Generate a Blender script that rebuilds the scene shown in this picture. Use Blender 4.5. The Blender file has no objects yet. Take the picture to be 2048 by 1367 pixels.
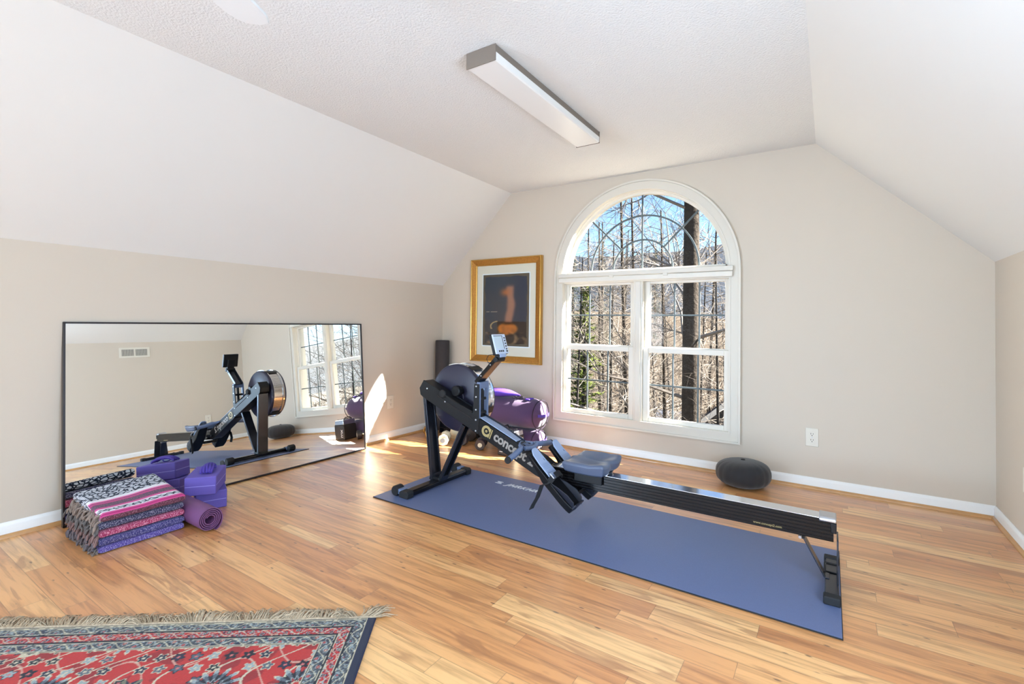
import bpy, bmesh, math, random
from mathutils import Vector, Matrix, noise
from mathutils.geometry import tessellate_polygon
R = math.radians; PI = math.pi
scn = bpy.context.scene
C = scn.collection
rnd = random.Random(7)

# ------------------------------------------------------------------ camera
cam_d = bpy.data.cameras.new('camera'); cam = bpy.data.objects.new('camera', cam_d); C.objects.link(cam)
cam_d.sensor_width = 36; cam_d.lens = 17.010; cam_d.shift_y = -0.02655; cam_d.clip_start = .05; cam_d.clip_end = 3000
YAW, PITCH, ROLL = .5801, -.0173, -.0121
def cam_matrix():
    c, s = math.cos(YAW), math.sin(YAW)
    M0 = Matrix(((c, s, 0), (-s, c, 0), (0, 0, 1)))
    cp, sp = math.cos(PITCH), math.sin(PITCH); M1 = Matrix(((1, 0, 0), (0, cp, -sp), (0, sp, cp)))
    cr, sr = math.cos(ROLL), math.sin(ROLL); M2 = Matrix(((cr, 0, -sr), (0, 1, 0), (sr, 0, cr)))
    M = M2 @ M1 @ M0
    right, fwd, up = M[0], M[1], M[2]
    m = Matrix.Identity(4)
    for i in range(3):
        m[i][0] = right[i]; m[i][1] = up[i]; m[i][2] = -fwd[i]
    m[0][3], m[1][3], m[2][3] = 0, 0, 1.05
    return m
cam.matrix_world = cam_matrix()
scn.camera = cam

# ------------------------------------------------------------------ light
scn.view_settings.view_transform = 'Standard'; scn.view_settings.look = 'None'
scn.view_settings.gamma = 1; scn.view_settings.use_curve_mapping = False
scn.view_settings.exposure = 1.53
W = bpy.data.worlds.new('sky'); scn.world = W; W.use_nodes = True
wn = W.node_tree.nodes; wl = W.node_tree.links
bg = wn['Background']
sky = wn.new('ShaderNodeTexSky'); sky.sky_type = 'NISHITA'; sky.sun_disc = False
sky.sun_elevation = R(36); sky.sun_rotation = R(62.5); sky.altitude = 700; sky.air_density = 1.0; sky.dust_density = .25; sky.ozone_density = 4.0
wl.new(sky.outputs[0], bg.inputs[0]); bg.inputs[1].default_value = .115
SUN = Vector((1.212, .63, 1.0)).normalized()
def light(name, kind, energy, color, loc, direction, size=None, size_y=None):
    l = bpy.data.lights.new(name, kind); l.energy = energy; l.color = color
    o = bpy.data.objects.new(name, l); C.objects.link(o); o.location = loc
    o.rotation_euler = Vector(direction).to_track_quat('-Z', 'Y').to_euler()
    if kind == 'AREA':
        l.shape = 'RECTANGLE'; l.size = size; l.size_y = size_y
    return o
s = light('sun', 'SUN', 23.0, (1, .95, .87), (20, 12, 20), -SUN); s.data.angle = R(.6)
# fill lights added out of view on the rear wall and both side walls
FILL_TINT = (.52, .74, 1)
light('rear_fill', 'AREA', 12, FILL_TINT, (-1.27, -4.10, 1.25), (0, 1, 0), 2.4, 1.4)
light('left_fill', 'AREA', 145, FILL_TINT, (-3.262, -2.95, .85), (1, 0, 0), 2.0, .96)
light('right_fill', 'AREA', 19, FILL_TINT, (.749, .85, .82), (-1, 0, 0), 1.0, .9)

# ------------------------------------------------------------------ materials
def lin(c):
    return tuple(((x/255)/12.92 if x/255 <= .04045 else ((x/255+.055)/1.055)**2.4) for x in c)
def mat(name, rgb, rough=.5, metal=0, bump=None, spec=.5, coat=0, var=0, vscale=8, coat_rough=.1, sheen=0):
    """rgb 0-255; bump=(scale, strength, distance); var = colour mottling"""
    m = bpy.data.materials.new(name); m.use_nodes = True
    N = m.node_tree.nodes; L = m.node_tree.links; p = N['Principled BSDF']
    c = lin(rgb)
    p.inputs['Base Color'].default_value = (*c, 1); p.inputs['Roughness'].default_value = rough
    p.inputs['Metallic'].default_value = metal; p.inputs['Specular IOR Level'].default_value = spec
    p.inputs['Coat Weight'].default_value = coat; p.inputs['Coat Roughness'].default_value = coat_rough
    p.inputs['Sheen Weight'].default_value = sheen
    tc = N.new('ShaderNodeTexCoord')
    if var:
        n = N.new('ShaderNodeTexNoise'); n.inputs['Scale'].default_value = vscale; n.inputs['Detail'].default_value = 5
        L.new(tc.outputs['Object'], n.inputs['Vector'])
        mx = N.new('ShaderNodeMix'); mx.data_type = 'RGBA'
        mx.inputs[6].default_value = (*[x*(1-var) for x in c], 1); mx.inputs[7].default_value = (*[min(1, x*(1+var)) for x in c], 1)
        L.new(n.outputs['Fac'], mx.inputs[0]); L.new(mx.outputs[2], p.inputs['Base Color'])
    if bump:
        n = N.new('ShaderNodeTexNoise'); n.inputs['Scale'].default_value = bump[0]; n.inputs['Detail'].default_value = 6
        L.new(tc.outputs['Object'], n.inputs['Vector'])
        b = N.new('ShaderNodeBump'); b.inputs['Strength'].default_value = bump[1]; b.inputs['Distance'].default_value = bump[2]
        L.new(n.outputs['Fac'], b.inputs['Height']); L.new(b.outputs[0], p.inputs['Normal'])
    return m
def attr_mat(name, rough=.8, bump=None, attr='Col', sheen=0, spec=.3):
    m = mat(name, (128, 128, 128), rough, bump=bump, spec=spec, sheen=sheen)
    N = m.node_tree.nodes; a = N.new('ShaderNodeVertexColor'); a.layer_name = attr
    m.node_tree.links.new(a.outputs[0], N['Principled BSDF'].inputs['Base Color'])
    return m
M = {}
M['wall'] = mat('wall_paint', (211, 199, 183), .75, bump=(180, .06, .002), spec=.3)
M['slope'] = mat('slope_paint', (230, 229, 225), .7, bump=(160, .05, .002), spec=.3)
M['ceil'] = mat('stipple_ceiling', (229, 229, 227), .9, bump=(110, .6, .008), spec=.2)
M['trim'] = mat('white_trim_paint', (242, 241, 238), .35, spec=.5)
M['vinyl'] = mat('window_vinyl', (226, 220, 208), .4)
M['casing'] = mat('casing_paint', (220, 213, 200), .4)
M['bar'] = mat('backlit_grille_bar', (92, 98, 100), .4)  # white bars darkened, their backlit look is put into the colour
M['oak'] = mat('maple_shoe_moulding', (196, 146, 92), .4, var=.25, vscale=14, coat=.3)
M['plastic_white'] = mat('ivory_plastic', (225, 218, 204), .4)
M['slot'] = mat('dark_slot', (45, 40, 36), .7)
M['black'] = mat('black_powder_coat', (19, 19, 21), .42, spec=.3)
M['gloss'] = mat('gloss_black_anodised', (15, 13, 15), .18, spec=.35)
M['navy'] = mat('navy_disc_plastic', (36, 34, 56), .42)
M['satin'] = mat('satin_black_beam', (16, 14, 15), .45, spec=.25)
M['heel'] = mat('dark_heel_plastic', (28, 30, 42), .45)
M['alu'] = mat('brushed_aluminium', (196, 200, 208), .28, 1.0)
M['steel'] = mat('bright_steel_track', (222, 226, 232), .12, 1.0)
M['leg'] = mat('anodised_leg', (58, 60, 68), .26, .8)
M['rubber'] = mat('black_rubber', (22, 22, 24), .75)
M['blueplate'] = mat('pale_blue_grey_plastic', (150, 166, 196), .35)
M['handle'] = mat('grip_plastic', (98, 114, 146), .4)
M['seat'] = mat('grey_seat_foam', (82, 92, 114), .36, bump=(220, .05, .001))
M['web'] = mat('black_webbing', (26, 26, 29), .85, bump=(700, .3, .0008))
M['gold'] = mat('pale_gold_decal', (172, 152, 100), .4)
M['decal'] = mat('silver_grey_decal', (150, 142, 134), .4)
M['white'] = mat('white_print', (232, 236, 240), .5)
M['mon'] = mat('monitor_shell', (196, 208, 226), .35)
M['screen'] = mat('lcd_grey', (190, 206, 218), .12, spec=.6)
M['matrub'] = mat('sky_sheen_exercise_mat', (90, 104, 142), .5, bump=(420, .45, .0015), spec=.8, var=.12, vscale=220)  # blue sky sheen on black rubber, painted into the base colour
M['yogamat'] = mat('purple_yoga_mat', (112, 68, 112), .6, bump=(260, .4, .001), var=.06, vscale=60)
M['foam'] = mat('violet_foam_block', (100, 84, 168), .75, bump=(320, .12, .0008), var=.05, vscale=40)
M['foamline'] = mat('pale_foam_seam', (170, 160, 230), .7)
M['strap'] = mat('deep_purple_cotton_strap', (74, 56, 152), .8, bump=(500, .4, .001))
M['bolster'] = mat('plum_bolster_cotton', (80, 52, 92), .8, bump=(260, .15, .001), sheen=.3)
M['bag'] = mat('violet_mat_bag', (92, 58, 178), .75, bump=(300, .2, .001))
M['cord'] = mat('dark_cord', (38, 24, 44), .8)
M['cush'] = mat('black_cotton_cushion', (36, 35, 38), .8, bump=(240, .25, .001), sheen=.2)
M['roller'] = mat('speckled_foam_roller', (58, 52, 52), .8, bump=(200, .2, .001), var=.25, vscale=160)
M['mirframe'] = mat('thin_black_mirror_frame', (44, 38, 38), .35, .4)
M['mirror'] = mat('silvered_glass', (244, 246, 244), .0, 1.0)
M['fanblade'] = mat('white_fan_blade', (226, 226, 224), .45)
M['taupe'] = mat('taupe_metal_end_cap', (126, 114, 103), .45)
M['lens'] = mat('acrylic_light_diffuser', (238, 237, 234), .3)
M['iron'] = mat('dark_iron_weight', (66, 58, 56), .4, .3, var=.2, vscale=30)
M['chrome'] = mat('chrome', (214, 212, 206), .15, 1.0)
M['ivory'] = mat('ivory_enamel', (226, 216, 186), .35)
M['case'] = mat('black_plastic_case', (52, 46, 42), .45)
M['matboard'] = mat('cream_mat_board', (226, 216, 200), .85)
M['picgold'] = mat('antique_gold_frame', (176, 122, 52), .38, .55, bump=(130, .9, .004), var=.35, vscale=70)
M['picgold2'] = mat('burnished_gold_edge', (206, 160, 84), .25, .8)
M['siding'] = mat('grey_house_siding', (62, 62, 65), .8)
M['roof'] = mat('blue_grey_shingles', (41, 47, 64), .85, bump=(20, .5, .03), var=.3, vscale=6)
M['fringe'] = mat('oatmeal_wool_fringe', (172, 152, 126), .95, var=.6, vscale=120)
M['navywool'] = mat('navy_wool_edge', (30, 36, 68), .95, bump=(500, .5, .002))

def glass_mat():
    m = bpy.data.materials.new('window_glass'); m.use_nodes = True
    N = m.node_tree.nodes; L = m.node_tree.links; N.clear()
    o = N.new('ShaderNodeOutputMaterial'); t = N.new('ShaderNodeBsdfTransparent'); g = N.new('ShaderNodeBsdfGlossy')
    g.inputs['Roughness'].default_value = .0; t.inputs[0].default_value = (.97, .985, .98, 1)
    f = N.new('ShaderNodeLayerWeight'); pw = N.new('ShaderNodeMath'); pw.operation = 'POWER'; pw.inputs[1].default_value = 5; L.new(f.outputs['Facing'], pw.inputs[0])
    ma = N.new('ShaderNodeMath'); ma.operation = 'MULTIPLY_ADD'; ma.inputs[1].default_value = .5; ma.inputs[2].default_value = .002; L.new(pw.outputs[0], ma.inputs[0])
    mx = N.new('ShaderNodeMixShader'); L.new(ma.outputs[0], mx.inputs[0]); L.new(t.outputs[0], mx.inputs[1]); L.new(g.outputs[0], mx.inputs[2])
    L.new(mx.outputs[0], o.inputs[0]); return m
M['glass'] = glass_mat()

# ------------------------------------------------------------------ mesh helpers
class MB:
    def __init__(s): s.v = []; s.f = []
    def add(s, vs, fs):
        b = len(s.v); s.v += [Vector(x) for x in vs]; s.f += [tuple(i+b for i in f) for f in fs]; return s
    def box(s, x0, x1, y0, y1, z0, z1):
        x0, x1 = min(x0, x1), max(x0, x1); y0, y1 = min(y0, y1), max(y0, y1); z0, z1 = min(z0, z1), max(z0, z1)
        return s.add([(x0,y0,z0),(x1,y0,z0),(x1,y1,z0),(x0,y1,z0),(x0,y0,z1),(x1,y0,z1),(x1,y1,z1),(x0,y1,z1)],
                     [(3,2,1,0),(4,5,6,7),(0,1,5,4),(1,2,6,5),(2,3,7,6),(3,0,4,7)])
    def obox(s, c, d, m):
        """box centred at c with dims d, axes from 3x3 m"""
        h = [x/2 for x in d]; c = Vector(c)
        vs = [c + m @ Vector((a*h[0], b*h[1], e*h[2])) for a, b, e in ((-1,-1,-1),(1,-1,-1),(1,1,-1),(-1,1,-1),(-1,-1,1),(1,-1,1),(1,1,1),(-1,1,1))]
        return s.add(vs, [(3,2,1,0),(4,5,6,7),(0,1,5,4),(1,2,6,5),(2,3,7,6),(3,0,4,7)])
    def prism(s, pts, axis, a, b):
        """extrude 2D polygon (the other two axes in xyz order) along axis from a to b"""
        def P(p, t):
            q = list(p); q.insert(axis, t); return q
        n = len(pts); vs = [P(p, a) for p in pts] + [P(p, b) for p in pts]
        fs = [tuple(range(n)), tuple(range(2*n-1, n-1, -1))] + [(i, n+i, n+(i+1) % n, (i+1) % n) for i in range(n)]
        return s.add(vs, fs)
    def tube(s, pts, r, n=8, cap=True):
        pts = [Vector(p) for p in pts]; k = len(pts); rs = r if isinstance(r, (list, tuple)) else [r]*k
        vs = []; up = None
        for i, p in enumerate(pts):
            t = (pts[min(i+1, k-1)] - pts[max(i-1, 0)]).normalized()
            if up is None: up = Vector((0, 0, 1)) if abs(t.z) < .9 else Vector((1, 0, 0))
            a = t.cross(up)
            if a.length < 1e-4: a = t.orthogonal()
            a.normalize(); b = a.cross(t).normalized(); up = b
            for j in range(n):
                w = 2*PI*j/n; vs.append(p + rs[i]*(math.cos(w)*a + math.sin(w)*b))
        fs = [(i*n+j, i*n+(j+1) % n, (i+1)*n+(j+1) % n, (i+1)*n+j) for i in range(k-1) for j in range(n)]
        if cap: fs += [tuple(range(n-1, -1, -1)), tuple(range((k-1)*n, k*n))]
        return s.add(vs, fs)
    def lathe(s, prof, c, axis=2, n=32, m=None):
        """prof [(r,h)], revolve about axis through c"""
        c = Vector(c); vs = []
        B = {0: (Vector((0,1,0)), Vector((0,0,1)), Vector((1,0,0))), 1: (Vector((0,0,1)), Vector((1,0,0)), Vector((0,1,0))), 2: (Vector((1,0,0)), Vector((0,1,0)), Vector((0,0,1)))}[axis]
        if m is not None: B = tuple(m @ b for b in B)
        for r, h in prof:
            for j in range(n):
                w = 2*PI*j/n; vs.append(c + r*(math.cos(w)*B[0] + math.sin(w)*B[1]) + h*B[2])
        k = len(prof)
        fs = [(i*n+j, i*n+(j+1) % n, (i+1)*n+(j+1) % n, (i+1)*n+j) for i in range(k-1) for j in range(n)]
        fs += [tuple(range(n-1, -1, -1)), tuple(range((k-1)*n, k*n))]
        return s.add(vs, fs)
    def cyl(s, a, b, r, n=20):
        return s.tube([a, b], r, n)
    def strip(s, pts, w, th, wdir):
        """flat strap following pts, width w along wdir, thickness th"""
        wdir = Vector(wdir).normalized(); pts = [Vector(p) for p in pts]; vs = []; k = len(pts)
        for i, p in enumerate(pts):
            t = (pts[min(i+1, k-1)] - pts[max(i-1, 0)]).normalized(); nn = t.cross(wdir).normalized()
            for a, b in ((-1, -1), (1, -1), (1, 1), (-1, 1)): vs.append(p + wdir*a*w/2 + nn*b*th/2)
        fs = [(i*4+j, i*4+(j+1) % 4, (i+1)*4+(j+1) % 4, (i+1)*4+j) for i in range(k-1) for j in range(4)]
        fs += [(3, 2, 1, 0), tuple(range(4*k-4, 4*k))]
        return s.add(vs, fs)
    def build(s, name, m, parent=None, bevel=0, smooth=None, seg=2):
        me = bpy.data.meshes.new(name)
        off = parent_root(parent).location if parent else Vector((0, 0, 0))
        me.from_pydata([v - off for v in s.v], [], s.f); me.update()
        bm = bmesh.new(); bm.from_mesh(me); bmesh.ops.recalc_face_normals(bm, faces=bm.faces); bm.to_mesh(me); bm.free()
        me.materials.append(m)
        o = bpy.data.objects.new(name, me); C.objects.link(o)
        if parent: o.parent = parent
        if bevel:
            b = o.modifiers.new('bevel', 'BEVEL'); b.width = bevel; b.segments = seg; b.limit_method = 'ANGLE'; b.angle_limit = R(40)
            b.harden_normals = False
        if smooth is None: smooth = 35
        if smooth:
            me.shade_smooth(); me.set_sharp_from_angle(angle=R(smooth))
        return o
def parent_root(p):
    while p.parent: p = p.parent
    return p
def tag(o, label=None, cat=None, group=None, kind=None):
    if label: o['label'] = label
    if cat: o['category'] = cat
    if group: o['group'] = group
    if kind: o['kind'] = kind
    return o
def thing(name, loc, label, cat, group=None):
    o = bpy.data.objects.new(name, None); C.objects.link(o); o.location = loc; o.empty_display_size = .1
    return tag(o, label, cat, group)
def struct(o): o['kind'] = 'structure'; return o
def copy_tree(o, parent=None):
    c = o.copy(); C.objects.link(c)
    if parent: c.parent = parent
    for ch in o.children: copy_tree(ch, c)
    return c
def rotz(a): return Matrix.Rotation(a, 3, 'Z')
def text_obj(name, body, size, m, parent, origin, xdir, ydir, extrude=.0006, bold=0, shear=0, spacing=1):
    cu = bpy.data.curves.new(name, 'FONT'); cu.body = body; cu.size = size; cu.extrude = extrude; cu.offset = bold; cu.shear = shear; cu.space_character = spacing
    cu.resolution_u = 3
    t = bpy.data.objects.new(name, cu); C.objects.link(t)
    dg = bpy.context.evaluated_depsgraph_get(); me = bpy.data.meshes.new_from_object(t.evaluated_get(dg))
    bpy.data.objects.remove(t)
    x = Vector(xdir).normalized(); y = Vector(ydir); y = (y - x*y.dot(x)).normalized(); z = x.cross(y)
    mm = Matrix((x, y, z)).transposed()
    off = parent_root(parent).location if parent else Vector((0, 0, 0))
    for v in me.vertices: v.co = mm @ v.co + Vector(origin) - off
    me.materials.clear(); me.materials.append(m); me.name = name
    o = bpy.data.objects.new(name, me); C.objects.link(o)
    if parent: o.parent = parent
    return o

# ------------------------------------------------------------------ room shell
XL, XR, YB, YF = -3.288, .775, 3.73, -4.2
HK, HC, XA, XB = 1.425, 2.253, -2.466, -.073
WX, WR, WZ = -1.255, .672, 1.452           # window opening: centre x, half width, arch centre z
WBOT = .285
TH = .13
def gable(y): return None
def wall_with_hole(name, y, ythick, outer, hole, m):
    """outer, hole: xz polygons"""
    loops = [[Vector((p[0], p[1], 0)) for p in outer], [Vector((p[0], p[1], 0)) for p in hole]]
    tris = tessellate_polygon(loops); pts = list(outer) + list(hole); n = len(pts); no = len(outer); nh = len(hole)
    vs = [(p[0], y, p[1]) for p in pts] + [(p[0], y+ythick, p[1]) for p in pts]
    fs = [tuple(t) for t in tris] + [tuple(n+i for i in reversed(t)) for t in tris]
    for i in range(no): j = (i+1) % no; fs.append((i, j, n+j, n+i))
    for i in range(nh): j = (i+1) % nh; fs.append((no+i, n+no+i, n+no+j, no+j))
    return struct(MB().add(vs, fs).build(name, m, smooth=0))
E_ = .12
outer = [(XL-E_, -.1), (XR+E_, -.1), (XR+E_, HK), (XB+.05, HC+.12), (XA-.05, HC+.12), (XL-E_, HK)]
hole = [(WX-WR, WBOT), (WX+WR, WBOT)] + [(WX+WR*math.cos(a), WZ+WR*math.sin(a)) for a in [PI*i/48 for i in range(49)]]
wall_with_hole('wall_back', YB, TH, outer, hole, M['wall'])
hole2 = [(WX-1.6, .5), (WX+1.6, .5), (WX+1.6, 2.0), (WX-1.6, 2.0)]
o = wall_with_hole('wall_front', YF-.12, .12, outer, [(-2.5, .5), (-.04, .5), (-.04, 2.0), (-2.5, 2.0)], M['wall'])  # opening added for the rear fill light
struct(MB().box(XL-.1, XL, YF, YB, -.1, HK).build('wall_left', M['wall'], smooth=0))
struct(MB().box(XR, XR+.1, YF, YB, -.1, HK).build('wall_right', M['wall'], smooth=0))
def slope(name, xa, za, xb, zb):
    dx, dz = xb-xa, zb-za; l = math.hypot(dx, dz); nx, nz = -dz/l*.1, dx/l*.1
    if nz < 0: nx, nz = -nx, -nz
    MBo = MB().prism([(xa, za), (xb, zb), (xb+nx, zb+nz), (xa+nx, za+nz)], 1, YF, YB)
    return struct(MBo.build(name, M['slope'], smooth=0))
slope('ceiling_slope_left', XL, HK, XA, HC); slope('ceiling_slope_right', XR, HK, XB, HC)
struct(MB().box(XA, XB, YF, YB, HC, HC+.1).build('ceiling', M['ceil'], smooth=0))

# floor: individual mixed-width boards running along x, colours and seams procedural
def build_floor():
    widths = [.108, .083, .059]; r = random.Random(3)
    vs = []; fs = []; cols = []; uv1 = []; uv2 = []
    y = 1.481 - .25*23; k = 0; BW = .0
    while y < YB:
        w = widths[k % 3]; k += 1
        x = XL - r.uniform(0, 1.0)
        while x < XR:
            L = r.uniform(.35, 1.25); x1 = x + L
            a, b = max(x, XL), min(x1, XR); y0, y1 = max(y, YF), min(y+w, YB)
            if b > a+1e-4 and y1 > y0+1e-4:
                i = len(vs); vs += [(a, y0, 0), (b, y0, 0), (b, y1, 0), (a, y1, 0)]; fs.append((i, i+1, i+2, i+3))
                c = (r.random(), r.random(), r.random(), 1); cols += [c]*4
                uv1 += [(a-x, y0-y), (b-x, y0-y), (b-x, y1-y), (a-x, y1-y)]
                uv2 += [(x1-a, y+w-y0), (x1-b, y+w-y0), (x1-b, y+w-y1), (x1-a, y+w-y1)]
            x = x1
        y += w
    n = len(fs); b = len(vs)
    vs += [(XL, YF, -.1), (XR, YF, -.1), (XR, YB, -.1), (XL, YB, -.1)]; fs.append((b+3, b+2, b+1, b)); cols += [(0, 0, 0, 1)]*4; uv1 += [(0, 0)]*4; uv2 += [(0, 0)]*4
    me = bpy.data.meshes.new('floor'); me.from_pydata(vs, [], fs)
    ca = me.color_attributes.new('rnd', 'FLOAT_COLOR', 'CORNER'); u1 = me.uv_layers.new(name='a'); u2 = me.uv_layers.new(name='b')
    for i in range(len(cols)):
        ca.data[i].color = cols[i]; u1.data[i].uv = uv1[i]; u2.data[i].uv = uv2[i]
    m = bpy.data.materials.new('maple_floor_boards'); m.use_nodes = True
    N = m.node_tree.nodes; L = m.node_tree.links; p = N['Principled BSDF']
    def nd(t, **kw):
        x = N.new(t)
        for a, v in kw.items(): setattr(x, a, v)
        return x
    def math_(op, a, b=None, c=None):
        x = nd('ShaderNodeMath', operation=op)
        for i, q in enumerate((a, b, c)):
            if q is None: continue
            if isinstance(q, (int, float)): x.inputs[i].default_value = q
            else: L.new(q, x.inputs[i])
        return x.outputs[0]
    at = nd('ShaderNodeVertexColor', layer_name='rnd'); sp = nd('ShaderNodeSeparateColor'); L.new(at.outputs[0], sp.inputs[0])
    tc = nd('ShaderNodeTexCoord'); sx = nd('ShaderNodeSeparateXYZ'); L.new(tc.outputs['Object'], sx.inputs[0])
    ox = math_('MULTIPLY', sp.outputs[0], 37.0); oy = math_('MULTIPLY', sp.outputs[1], 23.0)
    cb = nd('ShaderNodeCombineXYZ'); L.new(math_('ADD', math_('MULTIPLY', sx.outputs[0], 2.6), ox), cb.inputs[0]); L.new(math_('ADD', math_('MULTIPLY', sx.outputs[1], 42), oy), cb.inputs[1]); L.new(ox, cb.inputs[2])
    n1 = nd('ShaderNodeTexNoise'); n1.inputs['Scale'].default_value = 1; n1.inputs['Detail'].default_value = 6; n1.inputs['Roughness'].default_value = .6; n1.inputs['Distortion'].default_value = .6; L.new(cb.outputs[0], n1.inputs['Vector'])
    cb2 = nd('ShaderNodeCombineXYZ'); L.new(math_('ADD', math_('MULTIPLY', sx.outputs[0], 2.4), oy), cb2.inputs[0]); L.new(math_('ADD', math_('MULTIPLY', sx.outputs[1], 15), ox), cb2.inputs[1])
    n2 = nd('ShaderNodeTexNoise'); n2.inputs['Scale'].default_value = 1; n2.inputs['Detail'].default_value = 3; n2.inputs['Distortion'].default_value = 1.2; L.new(cb2.outputs[0], n2.inputs['Vector'])
    base = nd('ShaderNodeValToRGB'); L.new(sp.outputs[2], base.inputs[0]); e = base.color_ramp.elements
    e[0].position = 0; e[0].color = (*lin((196, 128, 72)), 1); e[1].position = 1; e[1].color = (*lin((234, 188, 126)), 1)
    for pos, c in ((.2, (206, 142, 84)), (.5, (218, 157, 96)), (.8, (226, 171, 110))):
        q = e.new(pos); q.color = (*lin(c), 1)
    gr = nd('ShaderNodeValToRGB'); L.new(n1.outputs['Fac'], gr.inputs[0]); g = gr.color_ramp.elements
    g[0].position = .30; g[0].color = (.46, .34, .24, 1); g[1].position = .56; g[1].color = (1.12, 1.12, 1.12, 1)
    mx = nd('ShaderNodeMix', data_type='RGBA', blend_type='MULTIPLY'); mx.inputs[0].default_value = .75; L.new(base.outputs[0], mx.inputs[6]); L.new(gr.outputs[0], mx.inputs[7])
    # darker heartwood streaks
    st = nd('ShaderNodeMapRange'); L.new(n2.outputs['Fac'], st.inputs[0]); st.inputs[1].default_value = .585; st.inputs[2].default_value = .66
    mx2 = nd('ShaderNodeMix', data_type='RGBA'); L.new(math_('MULTIPLY', st.outputs[0], .6), mx2.inputs[0]); L.new(mx.outputs[2], mx2.inputs[6]); mx2.inputs[7].default_value = (*lin((158, 100, 56)), 1)
    # small knots
    vo = nd('ShaderNodeTexVoronoi'); cb3 = nd('ShaderNodeCombineXYZ'); L.new(math_('MULTIPLY', sx.outputs[0], 1.5), cb3.inputs[0]); L.new(math_('MULTIPLY', sx.outputs[1], 4.2), cb3.inputs[1]); L.new(cb3.outputs[0], vo.inputs['Vector'])
    kn = nd('ShaderNodeMapRange'); L.new(math_('ADD', vo.outputs['Distance'], math_('MULTIPLY', n1.outputs['Fac'], .12)), kn.inputs[0]); kn.inputs[1].default_value = .11; kn.inputs[2].default_value = .16; kn.inputs[3].default_value = .8; kn.inputs[4].default_value = 0
    mx3 = nd('ShaderNodeMix', data_type='RGBA'); L.new(kn.outputs[0], mx3.inputs[0]); L.new(mx2.outputs[2], mx3.inputs[6]); mx3.inputs[7].default_value = (*lin((96, 60, 36)), 1)
    # seams
    ua = nd('ShaderNodeUVMap', uv_map='a'); ub = nd('ShaderNodeUVMap', uv_map='b'); sa = nd('ShaderNodeSeparateXYZ'); sb = nd('ShaderNodeSeparateXYZ'); L.new(ua.outputs[0], sa.inputs[0]); L.new(ub.outputs[0], sb.inputs[0])
    d = math_('MINIMUM', math_('MINIMUM', sa.outputs[0], sa.outputs[1]), math_('MINIMUM', sb.outputs[0], sb.outputs[1]))
    se = nd('ShaderNodeMapRange'); L.new(d, se.inputs[0]); se.inputs[1].default_value = .0003; se.inputs[2].default_value = .0016; se.inputs[3].default_value = .55; se.inputs[4].default_value = 0
    mx4 = nd('ShaderNodeMix', data_type='RGBA'); L.new(se.outputs[0], mx4.inputs[0]); L.new(mx3.outputs[2], mx4.inputs[6]); mx4.inputs[7].default_value = (*lin((110, 72, 42)), 1)
    L.new(mx4.outputs[2], p.inputs['Base Color'])
    bu = nd('ShaderNodeBump'); bu.inputs['Strength'].default_value = .25; bu.inputs['Distance'].default_value = .002
    L.new(math_('SUBTRACT', math_('MULTIPLY', n1.outputs['Fac'], .25), se.outputs[0]), bu.inputs['Height']); L.new(bu.outputs[0], p.inputs['Normal'])
    p.inputs['Roughness'].default_value = .36; p.inputs['Specular IOR Level'].default_value = .55
    p.inputs['Coat Weight'].default_value = 1.0; p.inputs['Coat Roughness'].default_value = .38; p.inputs['Coat IOR'].default_value = 1.6
    me.materials.append(m); o = bpy.data.objects.new('floor', me); C.objects.link(o); return struct(o)
build_floor()

# baseboards with a wood shoe moulding
def base_profile():
    return [(0, .008), (.012, .008), (.012, .054), (.0105, .060), (.0045, .066), (.0035, .0715), (0, .0715)]
shoe = [(0.012, 0), (.026, 0), (.0255, .006), (.022, .013), (.016, .0175), (.012, .018)]
def run_x(prof, y, sgn, name, m, x0=XL, x1=XR):
    return MB().prism([(y+sgn*a, z) for a, z in prof], 0, x0, x1).build(name, m)
def run_y(prof, x, sgn, name, m, y0=YF, y1=YB):
    return MB().prism([(x+sgn*a, z) for a, z in prof], 1, y0, y1).build(name, m)
struct(run_x(base_profile(), YB, -1, 'baseboard_back', M['trim'])); struct(run_x(shoe, YB, -1, 'trim_1', M['oak'], XL+.012, XR-.012))
struct(run_y(base_profile(), XL, 1, 'baseboard_left', M['trim'])); struct(run_y(shoe, XL, 1, 'trim_2', M['oak'], YF, YB-.012))
struct(run_y(base_profile(), XR, -1, 'baseboard_right', M['trim'])); struct(run_y(shoe, XR, -1, 'trim_3', M['oak'], YF, YB-.012))

# ------------------------------------------------------------------ made-up window trim around the added fill lights
def fill_light_casing(name, x, sgn, yc, w, z0, z1):
    r_ = bpy.data.objects.new(name, None); C.objects.link(r_); r_.location = (x, yc, z0); struct(r_)
    a, b = (x, x+sgn*.022); m = MB()
    m.box(a, b, yc-w/2-.07, yc-w/2, z0-.07, z1+.07).box(a, b, yc+w/2, yc+w/2+.07, z0-.07, z1+.07).box(a, b, yc-w/2, yc+w/2, z0-.07, z0).box(a, b, yc-w/2, yc+w/2, z1, z1+.07)
    m.build('casing', M['casing'], r_, bevel=.003)  # added trim around a fill light
fill_light_casing('added_casing_left', XL, 1, -2.95, 2.04, .36, 1.34)
fill_light_casing('added_casing_right', XR, -1, .85, 1.04, .36, 1.28)
rr_ = bpy.data.objects.new('added_casing_rear', None); C.objects.link(rr_); rr_.location = (-1.27, YF, .5); struct(rr_)  # unseen rear window, added to frame the rear fill light
m_ = MB().box(-2.57, -2.5, YF, YF+.02, .43, 2.07).box(-.04, .03, YF, YF+.02, .43, 2.07).box(-2.5, -.04, YF, YF+.02, .43, .5).box(-2.5, -.04, YF, YF+.02, 2.0, 2.07)
m_.build('casing', M['casing'], rr_, bevel=.003)  # added trim around the rear fill light

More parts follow.
